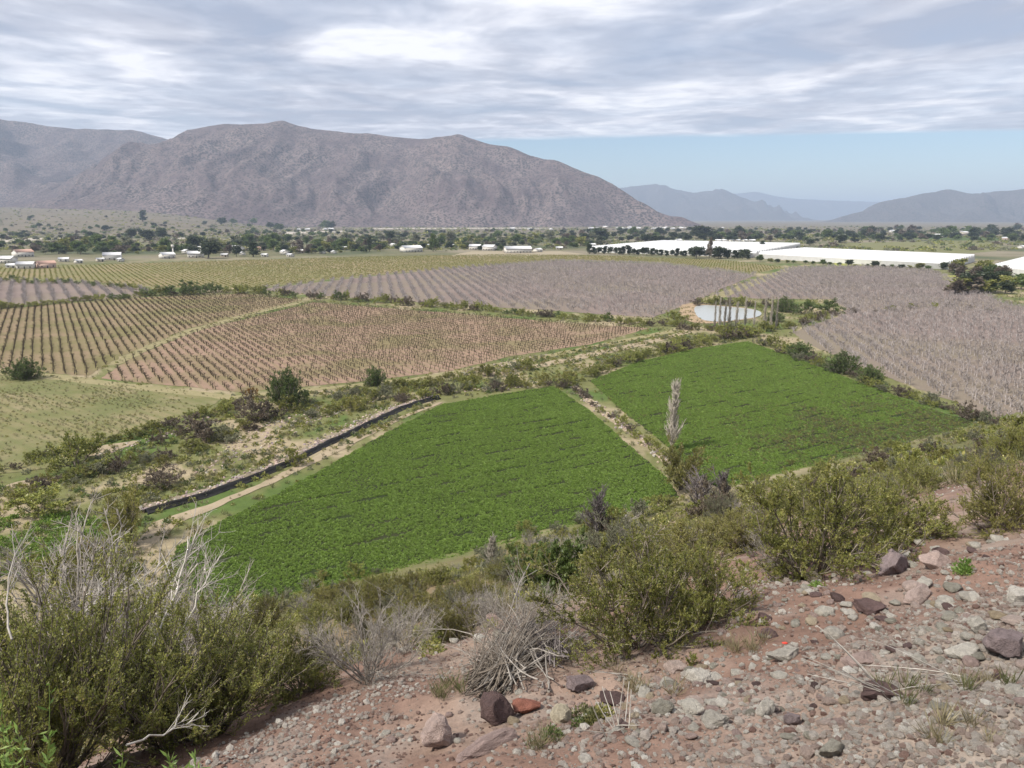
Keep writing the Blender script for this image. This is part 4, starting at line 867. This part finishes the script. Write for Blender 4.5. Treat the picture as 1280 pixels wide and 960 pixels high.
sticks(70, (578, 630), (850, 880), (655, 700), (800, 822), (0.12, 0.42), 0.007, 1, 'twigs'); sticks(50, (640, 712), (822, 838), (655, 690), (800, 815), (0.15, 0.42), 0.007, 2, 'twigs'); sticks(26, (590, 640), (850, 875), (650, 700), (795, 815), (0.15, 0.45), 0.011, 3, 'branches')
sticks(34, (600, 715), (815, 870), (580, 700), (800, 850), (0.1, 0.4), 0.007, 5, 'twigs'); sticks(40, (580, 600), (840, 875), (625, 660), (815, 850), (0.1, 0.3), 0.006, 4, 'twigs')
# small plants and litter on the gravel
def herb(meshes, px, py, wpx, n, h, name, label, cat, seed):
    r = np.random.default_rng(seed); q = hit(px, py); d = np.linalg.norm(q-EYE); e = bpy.data.objects.new(name, None); COL.objects.link(e); e.location = q
    for i in range(n):
        o = link('leaves' if cat != 'grass' else 'blades', meshes[i % len(meshes)], e); x, y = r.normal(0, wpx/F*d*0.28, 2); o.location = (x, y, float(height(q[0]+x, q[1]+y))-q[2]); s = h*r.uniform(.6, 1.2); o.scale = (s, s, s); o.rotation_euler = (0, 0, r.uniform(0, 6))
    return tag(e, label, cat)
fine_b = mound(560, 150, 'bright', 0.16, 0.6); fine_g = mound(561, 150, 'yellow', 0.15, 0.6)
gt = [tuft(562, 40, 1, 0.5, 0.03, 'straw', 0.7)]; gg = [tuft(563, 40, 1, 0.5, 0.03, 'grass', 0.6)]
FG = with_leaf(MID['yellow'][0], 'bright')
herb([mound(564, 240, 'green', 0.14, 0.5), mound(565, 220, 'yellow', 0.12, 0.5), mound(566, 240, 'grass', 0.14, 0.5)], 738, 905, 60, 9, 0.17, 'herb_patch', 'green feathery herb patch among stones below the brush pile', 'herb', 1)
herb(gt+gg, 672, 935, 44, 4, 0.14, 'grass_tuft', 'dry grass tuft left of the feathery herb patch', 'grass', 2)
herb(gt, 795, 862, 60, 6, 0.15, 'grass_tuft', 'dry yellow grass tuft below the large centre bush', 'grass', 3)
herb(gt, 950, 808, 60, 6, 0.13, 'grass_tuft', 'straw coloured grass tuft on the upper gravel', 'grass', 4)
herb(gg, 1135, 874, 50, 4, 0.13, 'grass_tuft', 'olive grass tuft beside the flat maroon stone', 'grass', 5)
herb(gt+gg, 1238, 862, 70, 5, 0.12, 'grass_tuft', 'sparse grass under the purple grey boulder', 'grass', 6)
herb([fine_b], 1205, 716, 22, 3, 0.2, 'weed', 'small bright green weed on the stones at right', 'weed', 7)
herb([fine_b], 1028, 734, 16, 2, 0.14, 'weed', 'tiny bright green weed beside the yellowish flat stone', 'weed', 8)
herb(gg, 560, 870, 50, 5, 0.16, 'grass_tuft', 'thin grass tuft below the grey dry shrub', 'grass', 9)
herb(gt, 1190, 905, 90, 6, 0.12, 'grass_tuft', 'dry grass wisps on the lower right gravel', 'grass', 10)
def sprig(px, py, hpx, label, seed, n=5):
    r = np.random.default_rng(seed); q = hit(px, py); d = np.linalg.norm(q-EYE); H = hpx/F*d
    P0 = q+np.column_stack([r.normal(0, 0.05, (n, 2)), np.zeros(n)]); A = grow(r, P0, norm(np.column_stack([r.normal(0, .2, (n, 2)), np.ones(n)])), H*r.uniform(.6, 1.05, n), 7, 0.05, 0.1)
    V, Q = tubes(A, 0.004, 0.002, 4); e = bpy.data.objects.new('leafy_sprig', None); COL.objects.link(e); V = V-q; e.location = q
    link('stalk', mesh_np('stalk', V, Q, M['bright'], np.full(len(V), .8)), e)
    P, D, i = on_poly(r, A-q, n*34, 0.25, 1.0); D = norm(D*0.8+norm(r.normal(0, 1, D.shape))*0.9)
    LV, LQ, LT = leaves(r, P, D, 0.065, 0.017); link('leaves', mesh_np('leaves', LV, LQ, M['bright'], LT), e); return tag(e, label, 'weed')
sprig(38, 1075, 165, 'bright green leafy sprig standing before the corner shrub', 1, 6); sprig(150, 1060, 110, 'small bright green sprig between the corner sprig and the soil edge', 2, 4); sprig(245, 1040, 95, 'bright green sprig at the bottom edge on the soil', 3, 6)
def stalks(px, py, n, L, label, seed, ang):
    r = np.random.default_rng(seed); q = hit(px, py); D = norm(np.column_stack([math.cos(ang)+r.normal(0, .25, n), r.normal(0, .35, n), r.uniform(.15, .7, n)])); A = grow(r, np.repeat(q[None], n, 0)+r.normal(0, 0.04, (n, 3))*[1, 1, 0], D, L*r.uniform(.5, 1.1, n), 6, 0.05, -0.02)
    V, Q = tubes(A, 0.004, 0.002, 4); return tag(link('dry_stalks', mesh_np('dry_stalks', V, Q, M['deadwood'])), label, 'dry plant')
stalks(1120, 872, 12, 0.55, 'bundle of thin dry stalks spread above the flat maroon stone', 4, 2.6); stalks(1225, 855, 4, 0.6, 'long pale dry stick pair on the gravel at right', 5, 2.7); stalks(770, 915, 10, 0.3, 'pale dry twigs over the feathery herb patch', 6, 1.8); stalks(790, 850, 2, 0.45, 'single straw lying under the large centre bush', 7, 2.6)
o = link('red_scrap', stone_mesh(799, 1, 6, name='red_scrap', mat=NB('red_plastic').pbr((.55, .06, .04), 0.5))); q = hit(981, 807); o.location = q+np.array([0, 0, .02]); o.scale = (.045, .025, .02); tag(o, 'tiny red scrap of litter on the upper gravel', 'litter')

# ------------------------------------------------------------------ shrubs and trees on the slope and in the valley
K = lambda k: random.choice(MID[k])
at_px(POPL[0], 'poplar_tree', 840, 562, 18, 90, 'tall slender bare poplar standing between the two alfalfa fields', 'tree')
at_px(WILLOW, 'willow_bush', 853, 612, 60, 58, 'yellow green bushy tree at the foot of the bare poplar', 'tree')
at_px(PURT[0], 'bare_tree', 872, 650, 40, 66, 'purple grey bare tree right below the yellow green tree', 'tree')
at_px(PURT[1], 'bare_tree', 902, 646, 42, 64, 'purple grey bare tree next to the alfalfa, right of its twin', 'tree')
at_px(K('purple'), 'shrub', 886, 655, 50, 55, 'dark undergrowth between the two purple grey trees')
at_px(PURT[0], 'bare_tree', 745, 672, 36, 68, 'slender dark bare tree at the lower edge of the near alfalfa', 'tree')
at_px(K('purple'), 'shrub', 750, 670, 34, 36, 'dark shrub at the foot of the slender bare tree')
at_px(POPL[1], 'bare_sapling', 613, 712, 14, 46, 'thin faint sapling on the slope before the near alfalfa', 'tree')
at_px(WILLOW, 'round_tree', 157, 678, 50, 74, 'yellow olive round tree at the end of the black channel', 'tree')
at_px(ROUNDB, 'round_bush', 359, 507, 46, 44, 'round dark olive bush standing at the vineyard corner')
at_px(ROUNDB, 'round_bush', 469, 482, 26, 23, 'small round dark bush right of the large round bush')
at_px(ROUNDB, 'round_bush', 30, 474, 38, 25, 'dark round bush on the dusty track at far left')
at_px(K('purple'), 'shrub', 246, 550, 56, 32, 'dark purple shrub in the stony stream bed'); at_px(K('moss'), 'shrub', 88, 584, 66, 42, 'dark olive shrub beside the stream bed at left')
at_px(K('purple'), 'shrub', 316, 526, 46, 36, 'purple grey shrub left of the round dark bush'); at_px(K('orange'), 'shrub', 313, 498, 20, 13, 'small orange bush at the vineyard edge')
at_px(K('purple'), 'shrub', 200, 555, 22, 17, 'small purple shrub left of the dark purple shrub'); at_px(K('green'), 'shrub', 226, 368, 46, 17, 'bright green bush on the hedge line behind the vineyard')
at_px(K('orange'), 'shrub', 112, 725, 50, 50, 'rust brown bush above the grey twigs'); at_px(K('moss'), 'shrub', 130, 700, 55, 40, 'dark olive shrub below the round tree')
at_px(K('moss'), 'shrub', 55, 640, 70, 36, 'dark green shrub at the left edge above the weed patch'); at_px(K('purple'), 'shrub', 205, 610, 46, 30, 'purple brown shrub on the stone bank of the channel'); at_px(K('olive'), 'shrub', 370, 582, 24, 22, 'olive shrub leaning over the black channel')
def along(pxs, n, jit, kinds, wr, hr, label, group, name='shrub', cat='shrub', lib=MID):
    P = np.array(pxs, float); d = np.r_[0, np.cumsum(np.hypot(*np.diff(P, axis=0).T))]; t = np.linspace(0, d[-1], n)
    for x, y in zip(np.interp(t, d, P[:, 0]), np.interp(t, d, P[:, 1])):
        w = random.uniform(*wr); at_px(random.choice(lib[random.choice(kinds)]), name, x+random.uniform(-jit, jit), y+random.uniform(-jit, jit)*0.25, w, w*random.uniform(*hr), label, cat, group)
along([(186, 369), (300, 366), (400, 373), (560, 385), (700, 398), (800, 406), (850, 408)], 62, 5, ('moss', 'moss', 'olive', 'purple', 'green'), (10, 19), (.5, .8), 'dark olive bush in the hedge line between brown vineyard and mauve orchard', 'hedge bushes between vineyard and orchard', 'hedge_bush')
along([(0, 352), (90, 355), (180, 363)], 16, 5, ('moss', 'green'), (9, 16), (.4, .6), 'dark bush in the hedge behind the left mauve strip', 'hedge bushes behind the left mauve strip', 'hedge_bush')
along([(0, 386), (80, 378), (186, 370)], 16, 5, ('moss', 'olive', 'green'), (10, 20), (.35, .55), 'dark bush in the hedge between left mauve strip and vineyard', 'hedge bushes before the left mauve strip', 'hedge_bush')
for x, y, w, h, lb in [(964, 433, 26, 15, 'dark bush at the top corner of the second alfalfa field'), (1000, 446, 34, 18, 'dark bush second along the edge of the right orchard'), (1053, 466, 42, 25, 'large round dark bush on the orchard edge'), (1089, 479, 30, 22, 'round dark bush right of the large one on the orchard edge'), (1164, 506, 26, 16, 'grey green bush on the orchard edge'), (1208, 524, 36, 22, 'purple brown bush near the end of the orchard edge'), (1234, 530, 22, 18, 'pale bush at the end of the orchard edge'), (982, 440, 18, 12, 'small dark bush by the top corner bush')]:
    at_px(ROUNDB if w > 28 and 'purple' not in lb else K('purple' if 'purple' in lb else 'pale' if 'pale' in lb or 'grey' in lb else 'moss'), 'shrub', x, y, w, h, lb)
along([(945, 428), (1010, 452), (1100, 486), (1180, 513), (1240, 530)], 26, 6, ('moss', 'purple', 'olive', 'pale'), (12, 22), (.45, .7), 'low scrubby bush lining the right alfalfa and orchard edge', 'low bushes along the orchard edge', 'hedge_bush')
along([(700, 487), (760, 460), (830, 441), (900, 424), (945, 420)], 30, 7, ('moss', 'purple', 'olive', 'moss'), (14, 26), (.5, .75), 'dark shrub along the top of the second alfalfa field', 'shrubs along the top of the second alfalfa field')
along([(722, 490), (745, 508), (770, 528), (800, 552), (828, 572)], 11, 5, ('purple', 'moss'), (11, 22), (.5, .8), 'small dark shrub on the pale strip between the alfalfa fields', 'shrubs on the pale strip between the alfalfa fields')
along([(400, 522), (460, 504), (540, 495), (620, 485), (700, 481)], 30, 12, ('olive', 'olive', 'pale', 'purple', 'yellow', 'moss'), (12, 28), (.5, .75), 'olive shrub in the thicket above the near alfalfa field', 'thicket shrubs above the near alfalfa field')
along([(420, 498), (480, 488), (560, 478), (660, 462)], 18, 8, ('olive', 'pale', 'moss', 'yellow'), (12, 24), (.45, .7), 'shrub in the strip between vineyard track and thicket', 'shrubs below the vineyard track')
along([(0, 625), (100, 600), (200, 575), (290, 545), (380, 512)], 40, 22, ('moss', 'olive', 'purple', 'pale', 'yellow'), (12, 30), (.45, .7), 'scrub bush in the stony stream bed at left', 'stream bed bushes')
along([(0, 590), (100, 560), (200, 535), (290, 510)], 18, 10, ('moss', 'purple', 'olive'), (14, 28), (.45, .7), 'bush along the edge of the fallow field', 'bushes along the fallow field')
# slope between the gravel edge and the fields
NEARK = {}
def near_kind(k):
    if k == 'dry': return random.choice(DRY)
    if k not in NEARK: NEARK[k] = [with_leaf(x, k) for x in BUSH[:2]]
    return random.choice(NEARK[k])
def slope(n, px, py, kinds, wr, label, group):
    for _ in range(n):
        x, y = random.uniform(*px), random.uniform(*py); q = hit(x, y); s = q[0]*NX+q[1]*NY
        if s < 7 or s > 76: continue
        w = min(random.uniform(*wr), random.uniform(32, 60)/F*depth(q)); plant(near_kind(random.choice(kinds)) if depth(q) < 34 else K(random.choice(kinds)), 'scrub_bush', q, w, w*random.uniform(.5, .8), label, 'shrub', group)
SLK = ('olive', 'yellow', 'yellow', 'pale', 'pale', 'dry', 'dry', 'olive', 'moss')
slope(64, (260, 640), (715, 800), SLK, (.7, 2.2), 'mixed low scrub bush on the slope below the near alfalfa', 'slope bushes below the near alfalfa')
slope(56, (640, 960), (645, 745), SLK, (.8, 2.4), 'mixed scrub bush on the slope behind the centre bushes', 'slope bushes behind the centre bushes')
slope(76, (940, 1290), (545, 650), ('olive', 'moss', 'pale', 'purple', 'moss'), (.9, 2.8), 'scrub bush on the slope below the right orchard', 'slope bushes below the right orchard')
slope(34, (1080, 1300), (560, 655), ('olive', 'yellow', 'pale', 'moss'), (.8, 1.8), 'olive bush just below the stones on the right slope', 'bushes below the stones on the right slope')
slope(34, (0, 330), (690, 800), SLK, (.8, 2.2), 'scrub bush on the slope behind the corner shrubs', 'slope bushes behind the corner shrubs')
along([(250, 772), (400, 754), (540, 728), (640, 694), (760, 662), (840, 632)], 44, 8, ('olive', 'pale', 'yellow', 'moss', 'dry'), (16, 40), (.45, .75), 'low shrub along the bottom edge of the near alfalfa field', 'shrubs along the bottom edge of the near alfalfa', 'scrub_bush')
at_px(K('purple'), 'shrub', 1225, 576, 30, 22, 'dark purple bush on the slope at far right'); at_px(K('moss'), 'shrub', 1130, 572, 28, 22, 'dark bush at the corner of the second alfalfa field')
# pond surroundings
for i, (x, y, h) in enumerate([(893, 412, 36), (899, 413, 42), (905, 412, 34), (911, 411, 42), (920, 411, 34), (931, 410, 38), (942, 411, 36), (955, 412, 40), (963, 413, 44), (970, 412, 38)]):
    at_px(random.choice(POPL), 'poplar_tree', x, y, random.uniform(3.2, 4.8), h, 'slender bare poplar in the row before the pond', 'tree', 'bare poplars before the pond')
for x, y, w, h, k, lb in [(1035, 391, 34, 17, 'green', 'large green bush right of the pond'), (1005, 392, 34, 17, 'green', 'green bush between the pond and the large green bush'), (980, 390, 26, 18, 'moss', 'dark bush at the right end of the pond'), (870, 382, 14, 8, 'purple', 'dark bush at the left end of the pond'), (846, 405, 26, 16, 'olive', 'yellow green bush left of the pond'), (968, 402, 24, 12, 'moss', 'dark shrub below the right end of the pond'), (1015, 384, 16, 10, 'moss', 'small dark bush above the green bushes')]:
    at_px(ROUNDB if k == 'moss' and w > 20 else K(k), 'shrub', x, y, w, h, lb)
along([(875, 380), (905, 381), (945, 384), (972, 386)], 14, 3, ('moss', 'olive', 'purple'), (9, 15), (.6, .9), 'bush on the far bank of the pond', 'bushes on the far bank of the pond')
along([(850, 412), (890, 414), (940, 416), (990, 410), (1040, 395)], 20, 5, ('moss', 'purple', 'olive', 'pale'), (10, 20), (.5, .8), 'shrub on the near bank of the pond', 'shrubs on the near bank of the pond')
along([(1040, 394), (1090, 390), (1190, 383), (1240, 388)], 9, 5, ('purple', 'olive', 'moss'), (7, 14), (.4, .6), 'low bush in the gap across the right orchard', 'bushes across the right orchard')

# ------------------------------------------------------------------ village and greenhouses
def rough_mat(name, c1, c2, sc=0.6, rough=0.8): 
    b = NB(name); return b.pbr(b.mix(b.noise(sc, 4, 0.6, b.pos()), c1, c2), rough, 0.2)
WALLM = [rough_mat('white_plaster', (.50, .48, .44), (.66, .64, .60)), rough_mat('cream_plaster', (.52, .46, .38), (.62, .56, .48)), rough_mat('pink_plaster', (.50, .36, .31), (.60, .46, .40))]
ROOFM = [rough_mat('pale_sheet_roof', (.50, .51, .52), (.74, .74, .74)), rough_mat('grey_sheet_roof', (.42, .43, .45), (.60, .60, .61)), rough_mat('clay_roof', (.36, .22, .17), (.48, .33, .27))]
GLM = NB('dark_window').pbr((.03, .035, .04), 0.2, 0.5)
def boxes(bl, name, mat, parent=None):
    V, Q, n = [], [], 0; F6 = np.array([[0, 3, 2, 1], [4, 5, 6, 7], [0, 1, 5, 4], [1, 2, 6, 5], [2, 3, 7, 6], [3, 0, 4, 7]])
    for x0, x1, y0, y1, z0, z1 in bl: V += [(x0, y0, z0), (x1, y0, z0), (x1, y1, z0), (x0, y1, z0), (x0, y0, z1), (x1, y0, z1), (x1, y1, z1), (x0, y1, z1)]; Q.append(F6+n); n += 8
    return mesh_np(name, V, np.concatenate(Q), mat)
def gable(w, d, h, ov, t, name, mat):
    pr = [(-d/2-ov, -ov*0.4), (0, h), (d/2+ov, -ov*0.4), (d/2+ov, -ov*0.4+t), (0, h+t), (-d/2-ov, -ov*0.4+t)]; V = [(x, a, b) for x in (-w/2-ov, w/2+ov) for a, b in pr]; Q = [(i, (i+1) % 6, (i+1) % 6+6, i+6) for i in range(6)]+[(0, 1, 4, 5), (1, 2, 3, 4), (6, 11, 10, 7), (7, 10, 9, 8)]
    return mesh_np(name, V, np.array(Q), mat)
_hc = {}
def house(px, py, wpx, label, wi=0, ri=0, group=None, detail=False, ratio=0.32, rz=None, depthf=0.7):
    q = flat(px, py) if py > 284 else hit(px, py); w = wpx/F*depth(q); d = max(w*depthf, 4); h = max(2.4, min(w*ratio, 5)); e = bpy.data.objects.new('house', None); COL.objects.link(e); e.location = (q[0], q[1], float(height(q[0], q[1]))); e.rotation_euler = (0, 0, random.uniform(-1.1, 1.1) if rz is None else rz)
    me = boxes([(-w/2, w/2, -d/2, d/2, 0, h)], 'wall', WALLM[wi]); wl = link('wall', me, e)
    # gable ends
    rf = link('roof', gable(w, d, min(d*0.22, 2.4), 0.5, 0.18, 'roof', ROOFM[ri]), e); rf.location = (0, 0, h)
    link('gable', mesh_np('gable', [(x, a, b) for x in (-w/2+.02, w/2-.02) for a, b in ((-d/2, h), (d/2, h), (0, h+min(d*0.22, 2.4)-.02))], np.array([(0, 1, 2), (3, 5, 4)]), WALLM[wi]), e)
    n = max(2, int(w/3.2))
    for i in range(n):
        x = -w/2+(i+.5)*w/n; dr = i == n//2
        link('door' if dr else 'window', boxes([(x-.45, x+.45, -d/2-.05, -d/2+.02, 0 if dr else 1.0, 2.05)], 'window', GLM), e)
    return tag(e, label, 'house', group)
HS = [(29, 321, 20, 0, 2, 'house with pinkish roof behind the left farm sheds'), (9, 329, 19, 0, 0, 'white house at the left edge of the village'), (16, 335, 12, 0, 0, 'small white shed in front of the left edge house'), (33, 336, 19, 0, 1, 'long low white shed at the left end of the olive field'), (58, 335, 19, 2, 2, 'pinkish low building beside the long white shed'), (80, 327, 11, 0, 0, 'small white house right of the pinkish building'), (98, 329, 8, 0, 0, 'tiny white hut left of the long pale roof'), (141, 325, 20, 0, 1, 'house with long pale green grey roof among left trees'), (125, 327, 8, 1, 1, 'cream hut beside the long pale roof'), (151, 327, 7, 0, 0, 'tiny white hut right of the long pale roof'),
      (209, 323, 16, 0, 0, 'white house beside the tall white post'), (245, 322, 17, 0, 0, 'large white house left of the dark round trees'), (233, 317, 11, 0, 0, 'white roof behind the large white house'), (249, 312, 9, 1, 0, 'far white roof above the large white house'), (248, 316, 13, 0, 0, 'pale house just behind the large white house'), (296, 315, 17, 0, 0, 'white house between dark trees and the conifer'), (303, 319, 9, 0, 0, 'small white annex in front of the conifer'), (281, 321, 8, 1, 1, 'cream hut by the dark round trees'), (327, 313, 10, 2, 2, 'clay roofed house behind the conifer'), (331, 321, 7, 0, 0, 'tiny white hut right of the conifer'), (356, 318, 12, 0, 0, 'white roofed house with dark verandah right of the conifer'), (363, 321, 8, 0, 1, 'small shed before the verandah house'), (371, 311, 11, 0, 0, 'bright long roof behind the verandah house'), (376, 316, 9, 0, 0, 'white house with peaked roof right of the verandah house'), (386, 316, 8, 1, 0, 'cream house next to the peaked roof'), (403, 317, 7, 0, 0, 'small white house in the middle trees'), (417, 317, 7, 0, 0, 'small white house right of the middle trees'),
      (430, 312, 8, 0, 0, 'small white house by the green lawn'), (492, 308, 8, 0, 0, 'white roof among tall trees left of the long sheds'), (514, 315, 24, 0, 0, 'long low white sheds at the edge of the tan field'), (534, 309, 8, 1, 1, 'cream house behind the long low sheds'), (565, 309, 8, 0, 0, 'white cottage left of the farm halls'), (594, 312, 14, 0, 0, 'left white farm hall'), (612, 313, 15, 0, 0, 'middle white farm hall'), (672, 315, 10, 0, 0, 'white outbuilding right of the big hall'), (699, 312, 8, 1, 0, 'pale cottage in the trees left of the greenhouses'), (740, 308, 8, 0, 0, 'white hut at the left end of the greenhouses'),
      (848, 302, 7, 0, 0, 'white hut above the first greenhouse'), (1118, 291, 11, 0, 0, 'far white farm building left of centre on the right plain'), (1175, 297, 13, 0, 0, 'white barn on the right plain'), (1203, 293, 16, 1, 0, 'pale hamlet building under the right hills'), (1257, 300, 8, 2, 1, 'pink house on the right plain'), (1277, 311, 9, 0, 0, 'white house at the right edge of the plain'), (1262, 358, 10, 0, 0, 'white cottage among trees right of the orchard'), (1150, 332, 7, 0, 0, 'white shed in front of the second greenhouse'), (1133, 333, 10, 0, 1, 'grey roofed shed in front of the second greenhouse')]
for x, y, w, wi, ri, lb in HS: house(x, y, w, lb, wi, ri)
house(647, 316, 32, 'large two tone white hall, the biggest building of the village', 0, 0, ratio=0.30, rz=0.15)
for _ in range(26): house(random.gauss(800, 45), random.uniform(285, 287.2), random.uniform(3, 6), 'tiny white house in the hamlet under the main mountain', random.choice((0, 0, 1)), random.choice((0, 0, 1)), 'hamlet houses under the main mountain')
for x in (384, 374, 405, 412, 661, 640, 690): house(x+random.uniform(-2, 2), random.uniform(287, 288), random.uniform(4, 8), 'far white house at the foot of the mountain left of the hamlet', 0, 0, 'far houses at the mountain foot')
for x in (898, 906, 914, 922, 931, 940): house(x, 302.5, 7, 'white shed in the row behind the greenhouses', 0, 0, 'row of white sheds behind the greenhouses')
q = flat(217, 322); o = link('white_post', boxes([(-.5, .5, -.5, .5, 0, 10), (-1.1, 1.1, -1.1, 1.1, 10, 12.5)], 'white_post', WALLM[0])); o.location = q; tag(o, 'tall white water tower beside a white house', 'tower')
b = NB('greenhouse_plastic'); PLAS = b.pbr(b.mix(b.noise(0.05, 5, 0.6, b.pos()), (.48, .49, .50), (.66, .67, .68)), 0.55, 0.3)
b = NB('greenhouse_side'); SIDE = b.pbr(b.mix(b.noise(0.3, 4, 0.6, b.pos()), (.42, .42, .41), (.66, .66, .65)), 0.7, 0.2)
def greenhouse(fl, fr, br, label, span=9.0, h=4.2):
    A, B, C = (flat(*p)[:2] for p in (fl, fr, br)); u = B-A; v = C-B; n = max(3, int(np.linalg.norm(v)/span)); e = bpy.data.objects.new('greenhouse', None); COL.objects.link(e); e.location = (A[0], A[1], 0); tag(e, label, 'greenhouse')
    st = v/n; pr = [(0, 0.0), (.12, 1.1), (.35, 2.2), (.5, 2.5), (.65, 2.2), (.88, 1.1), (1, 0)]
    V = [(t*u[0]+a*st[0], t*u[1]+a*st[1], h+z) for t in np.linspace(0, 1, 12) for a, z in pr]; k = 7; i, j = np.meshgrid(np.arange(11), np.arange(k-1), indexing='ij'); Q = np.stack([i*k+j, (i+1)*k+j, (i+1)*k+j+1, i*k+j+1], -1).reshape(-1, 4)[:, ::-1]
    me = mesh_np('roof_span', V, Q, PLAS, smooth=True)
    ends = []
    for t in (0, 1):
        me2 = bpy.data.meshes.new('gable_end'); me2.from_pydata([(t*u[0]+a*st[0], t*u[1]+a*st[1], h+z) for a, z in pr], [], [tuple(range(7))]); me2.materials.append(SIDE); ends.append(me2)
    for s in range(n):
        o = link('roof_span', me, e); o.location = (st[0]*s, st[1]*s, 0)
        for me2 in ends: link('gable_end', me2, o)
    c = [np.zeros(2), u, u+v, v]; V = [(x, y, z) for x, y in c for z in (0, h)]; link('side_wall', mesh_np('side_wall', V, np.array([(0, 2, 3, 1), (2, 4, 5, 3), (4, 6, 7, 5), (6, 0, 1, 7)]), SIDE), e)
greenhouse((735, 315), (945, 322), (1000, 310), 'far white plastic greenhouse behind the row of small conifers')
greenhouse((948, 323), (1184, 337), (1218, 327), 'long white plastic greenhouse in front, behind the right orchard')
greenhouse((1240, 342), (1345, 350), (1372, 334), 'white plastic greenhouse cut by the right picture edge')
def tline(n, px, py, kinds, wr, hr, label, group, name='tree'):
    for _ in range(n):
        x, y = random.uniform(*px), random.uniform(*py); q = flat(x, y); w = random.uniform(*wr); plant(random.choice(TREE[random.choice(kinds)]), name, (q[0], q[1], float(height(q[0], q[1]))), w, w*random.uniform(*hr), label, 'tree', group)
GK = ('dark', 'green', 'green', 'olive', 'purple', 'pale')
tline(34, (70, 300), (308, 319), GK, (8, 16), (.8, 1.2), 'leafy tree among the left village houses', 'trees of the left village')
tline(32, (290, 480), (304, 314), GK, (8, 15), (.8, 1.2), 'leafy tree among the middle village houses', 'trees of the middle village')
tline(36, (470, 760), (300, 308), GK, (8, 16), (.7, 1.2), 'leafy tree around the white farm halls', 'trees around the farm halls')
tline(28, (740, 1000), (294, 302), ('dark', 'green', 'purple', 'dark'), (9, 20), (.7, 1.1), 'dark tree on the plain behind the greenhouses', 'trees behind the greenhouses')
tline(40, (980, 1290), (288, 300), ('dark', 'green', 'purple', 'dark'), (10, 24), (.7, 1.1), 'dark tree on the far right plain', 'trees on the far right plain')
tline(26, (1185, 1290), (338, 368), ('dark', 'green', 'olive', 'purple'), (6, 12), (.7, 1.0), 'leafy tree in the grove right of the orchard', 'grove right of the orchard')
tline(18, (0, 320), (287, 300), ('dark', 'green', 'dark'), (8, 18), (.6, 1.0), 'dark tree on the plain beyond the left village', 'trees beyond the left village')
tline(12, (250, 420), (284.5, 289), ('dark', 'green'), (14, 30), (.6, 1.0), 'dark tree at the left foot of the main mountain', 'trees at the foot of the main mountain')
def grove(name, px, py, n, label, kinds, hr=(3.5, 8)):
    P = np.array([flat(rng.uniform(*px), rng.uniform(*py))[:2] for _ in range(n)]); nn = fbm(P[:, 0]/60, P[:, 1]/60, 93, 2); P = P[nn > rng.uniform(-.5, .25, len(P))]; s = rng.uniform(*hr, len(P))
    scatter(name, [x.leaf for k in kinds for x in TREE[k]], onland(P), np.stack([s*1.2, s*1.2, s], 1), label, 'trees')
grove('village_grove', (-20, 480), (304, 318), 420, 'mass of leafy garden trees around the left village', ('dark', 'green', 'olive', 'pale', 'purple'))
grove('farm_grove', (430, 760), (300, 313), 330, 'mass of leafy trees around the white farm halls', ('dark', 'green', 'olive', 'pale', 'purple'))
grove('plain_grove', (700, 1300), (288, 303), 480, 'mass of dark trees over the right plain', ('dark', 'green', 'purple', 'dark'), (5, 13))
grove('riverside_grove', (-20, 700), (289, 302), 520, 'grey green wood along the dry riverbed', ('pale', 'green', 'purple', 'dark', 'pale'), (4, 10))
along([(738, 317), (800, 319), (860, 321), (935, 324)], 34, 1.5, ('conifer', 'dark'), (5, 8), (1.1, 1.6), 'small dark conifer in the row before the far greenhouse', 'conifers before the far greenhouse', 'conifer', 'tree', TREE)
along([(950, 327), (1040, 332), (1100, 335), (1160, 338)], 20, 2, ('dark', 'green', 'olive'), (5, 10), (.6, .9), 'small dark tree along the front of the long greenhouse', 'trees along the long greenhouse', 'tree', 'tree', TREE)
for x, y, w, h, k, lb in [(179, 277, 8, 14, 'conifer', 'tall dark tree alone on the tan fan slope'), (165, 300, 11, 14, 'dark', 'left dark tree of the three beyond the riverbed'), (186, 301, 17, 13, 'dark', 'middle dark tree of the three beyond the riverbed'), (203, 300, 13, 15, 'dark', 'right dark tree of the three beyond the riverbed'), (262, 323, 24, 20, 'dark', 'big dark green tree beside the large white house'), (317, 321, 12, 19, 'conifer', 'dark blue conifer in the village'), (296, 321, 11, 14, 'dark', 'dark tree before the white house by the conifer'), (542, 315, 10, 22, 'green', 'tall green tree by the long low sheds'), (462, 315, 6, 20, 'conifer', 'slim poplar shaped tree by the green lawn'), (751, 300, 20, 14, 'dark', 'large dark tree above the left end of the greenhouses'), (878, 298, 26, 15, 'dark', 'wide dark tree below the mountain tip'), (952, 312, 6, 11, 'conifer', 'narrow dark tree between the two greenhouses'), (1051, 306, 12, 13, 'dark', 'dark round tree behind the long greenhouse'), (1012, 307, 10, 8, 'dark', 'small round tree behind the long greenhouse'), (870, 323, 18, 14, 'dark', 'dark tree in front of the far greenhouse'), (900, 323, 20, 14, 'dark', 'broad dark tree in front of the far greenhouse'), (886, 324, 7, 26, 'purple', 'tall thin bare tree in front of the far greenhouse'), (930, 322, 18, 10, 'dark', 'dark tree at the right end of the far greenhouse'), (1179, 337, 9, 9, 'dark', 'dark round tree at the corner of the long greenhouse'), (474, 283, 4, 8, 'dark', 'lone dark tree at the mountain foot')]:
    q = flat(x, y) if y > 286 else hit(x, y); d = depth(q); plant(random.choice(TREE[k]), 'tree', (q[0], q[1], float(height(q[0], q[1]))), w/F*d, h/F*d, lb, 'tree')
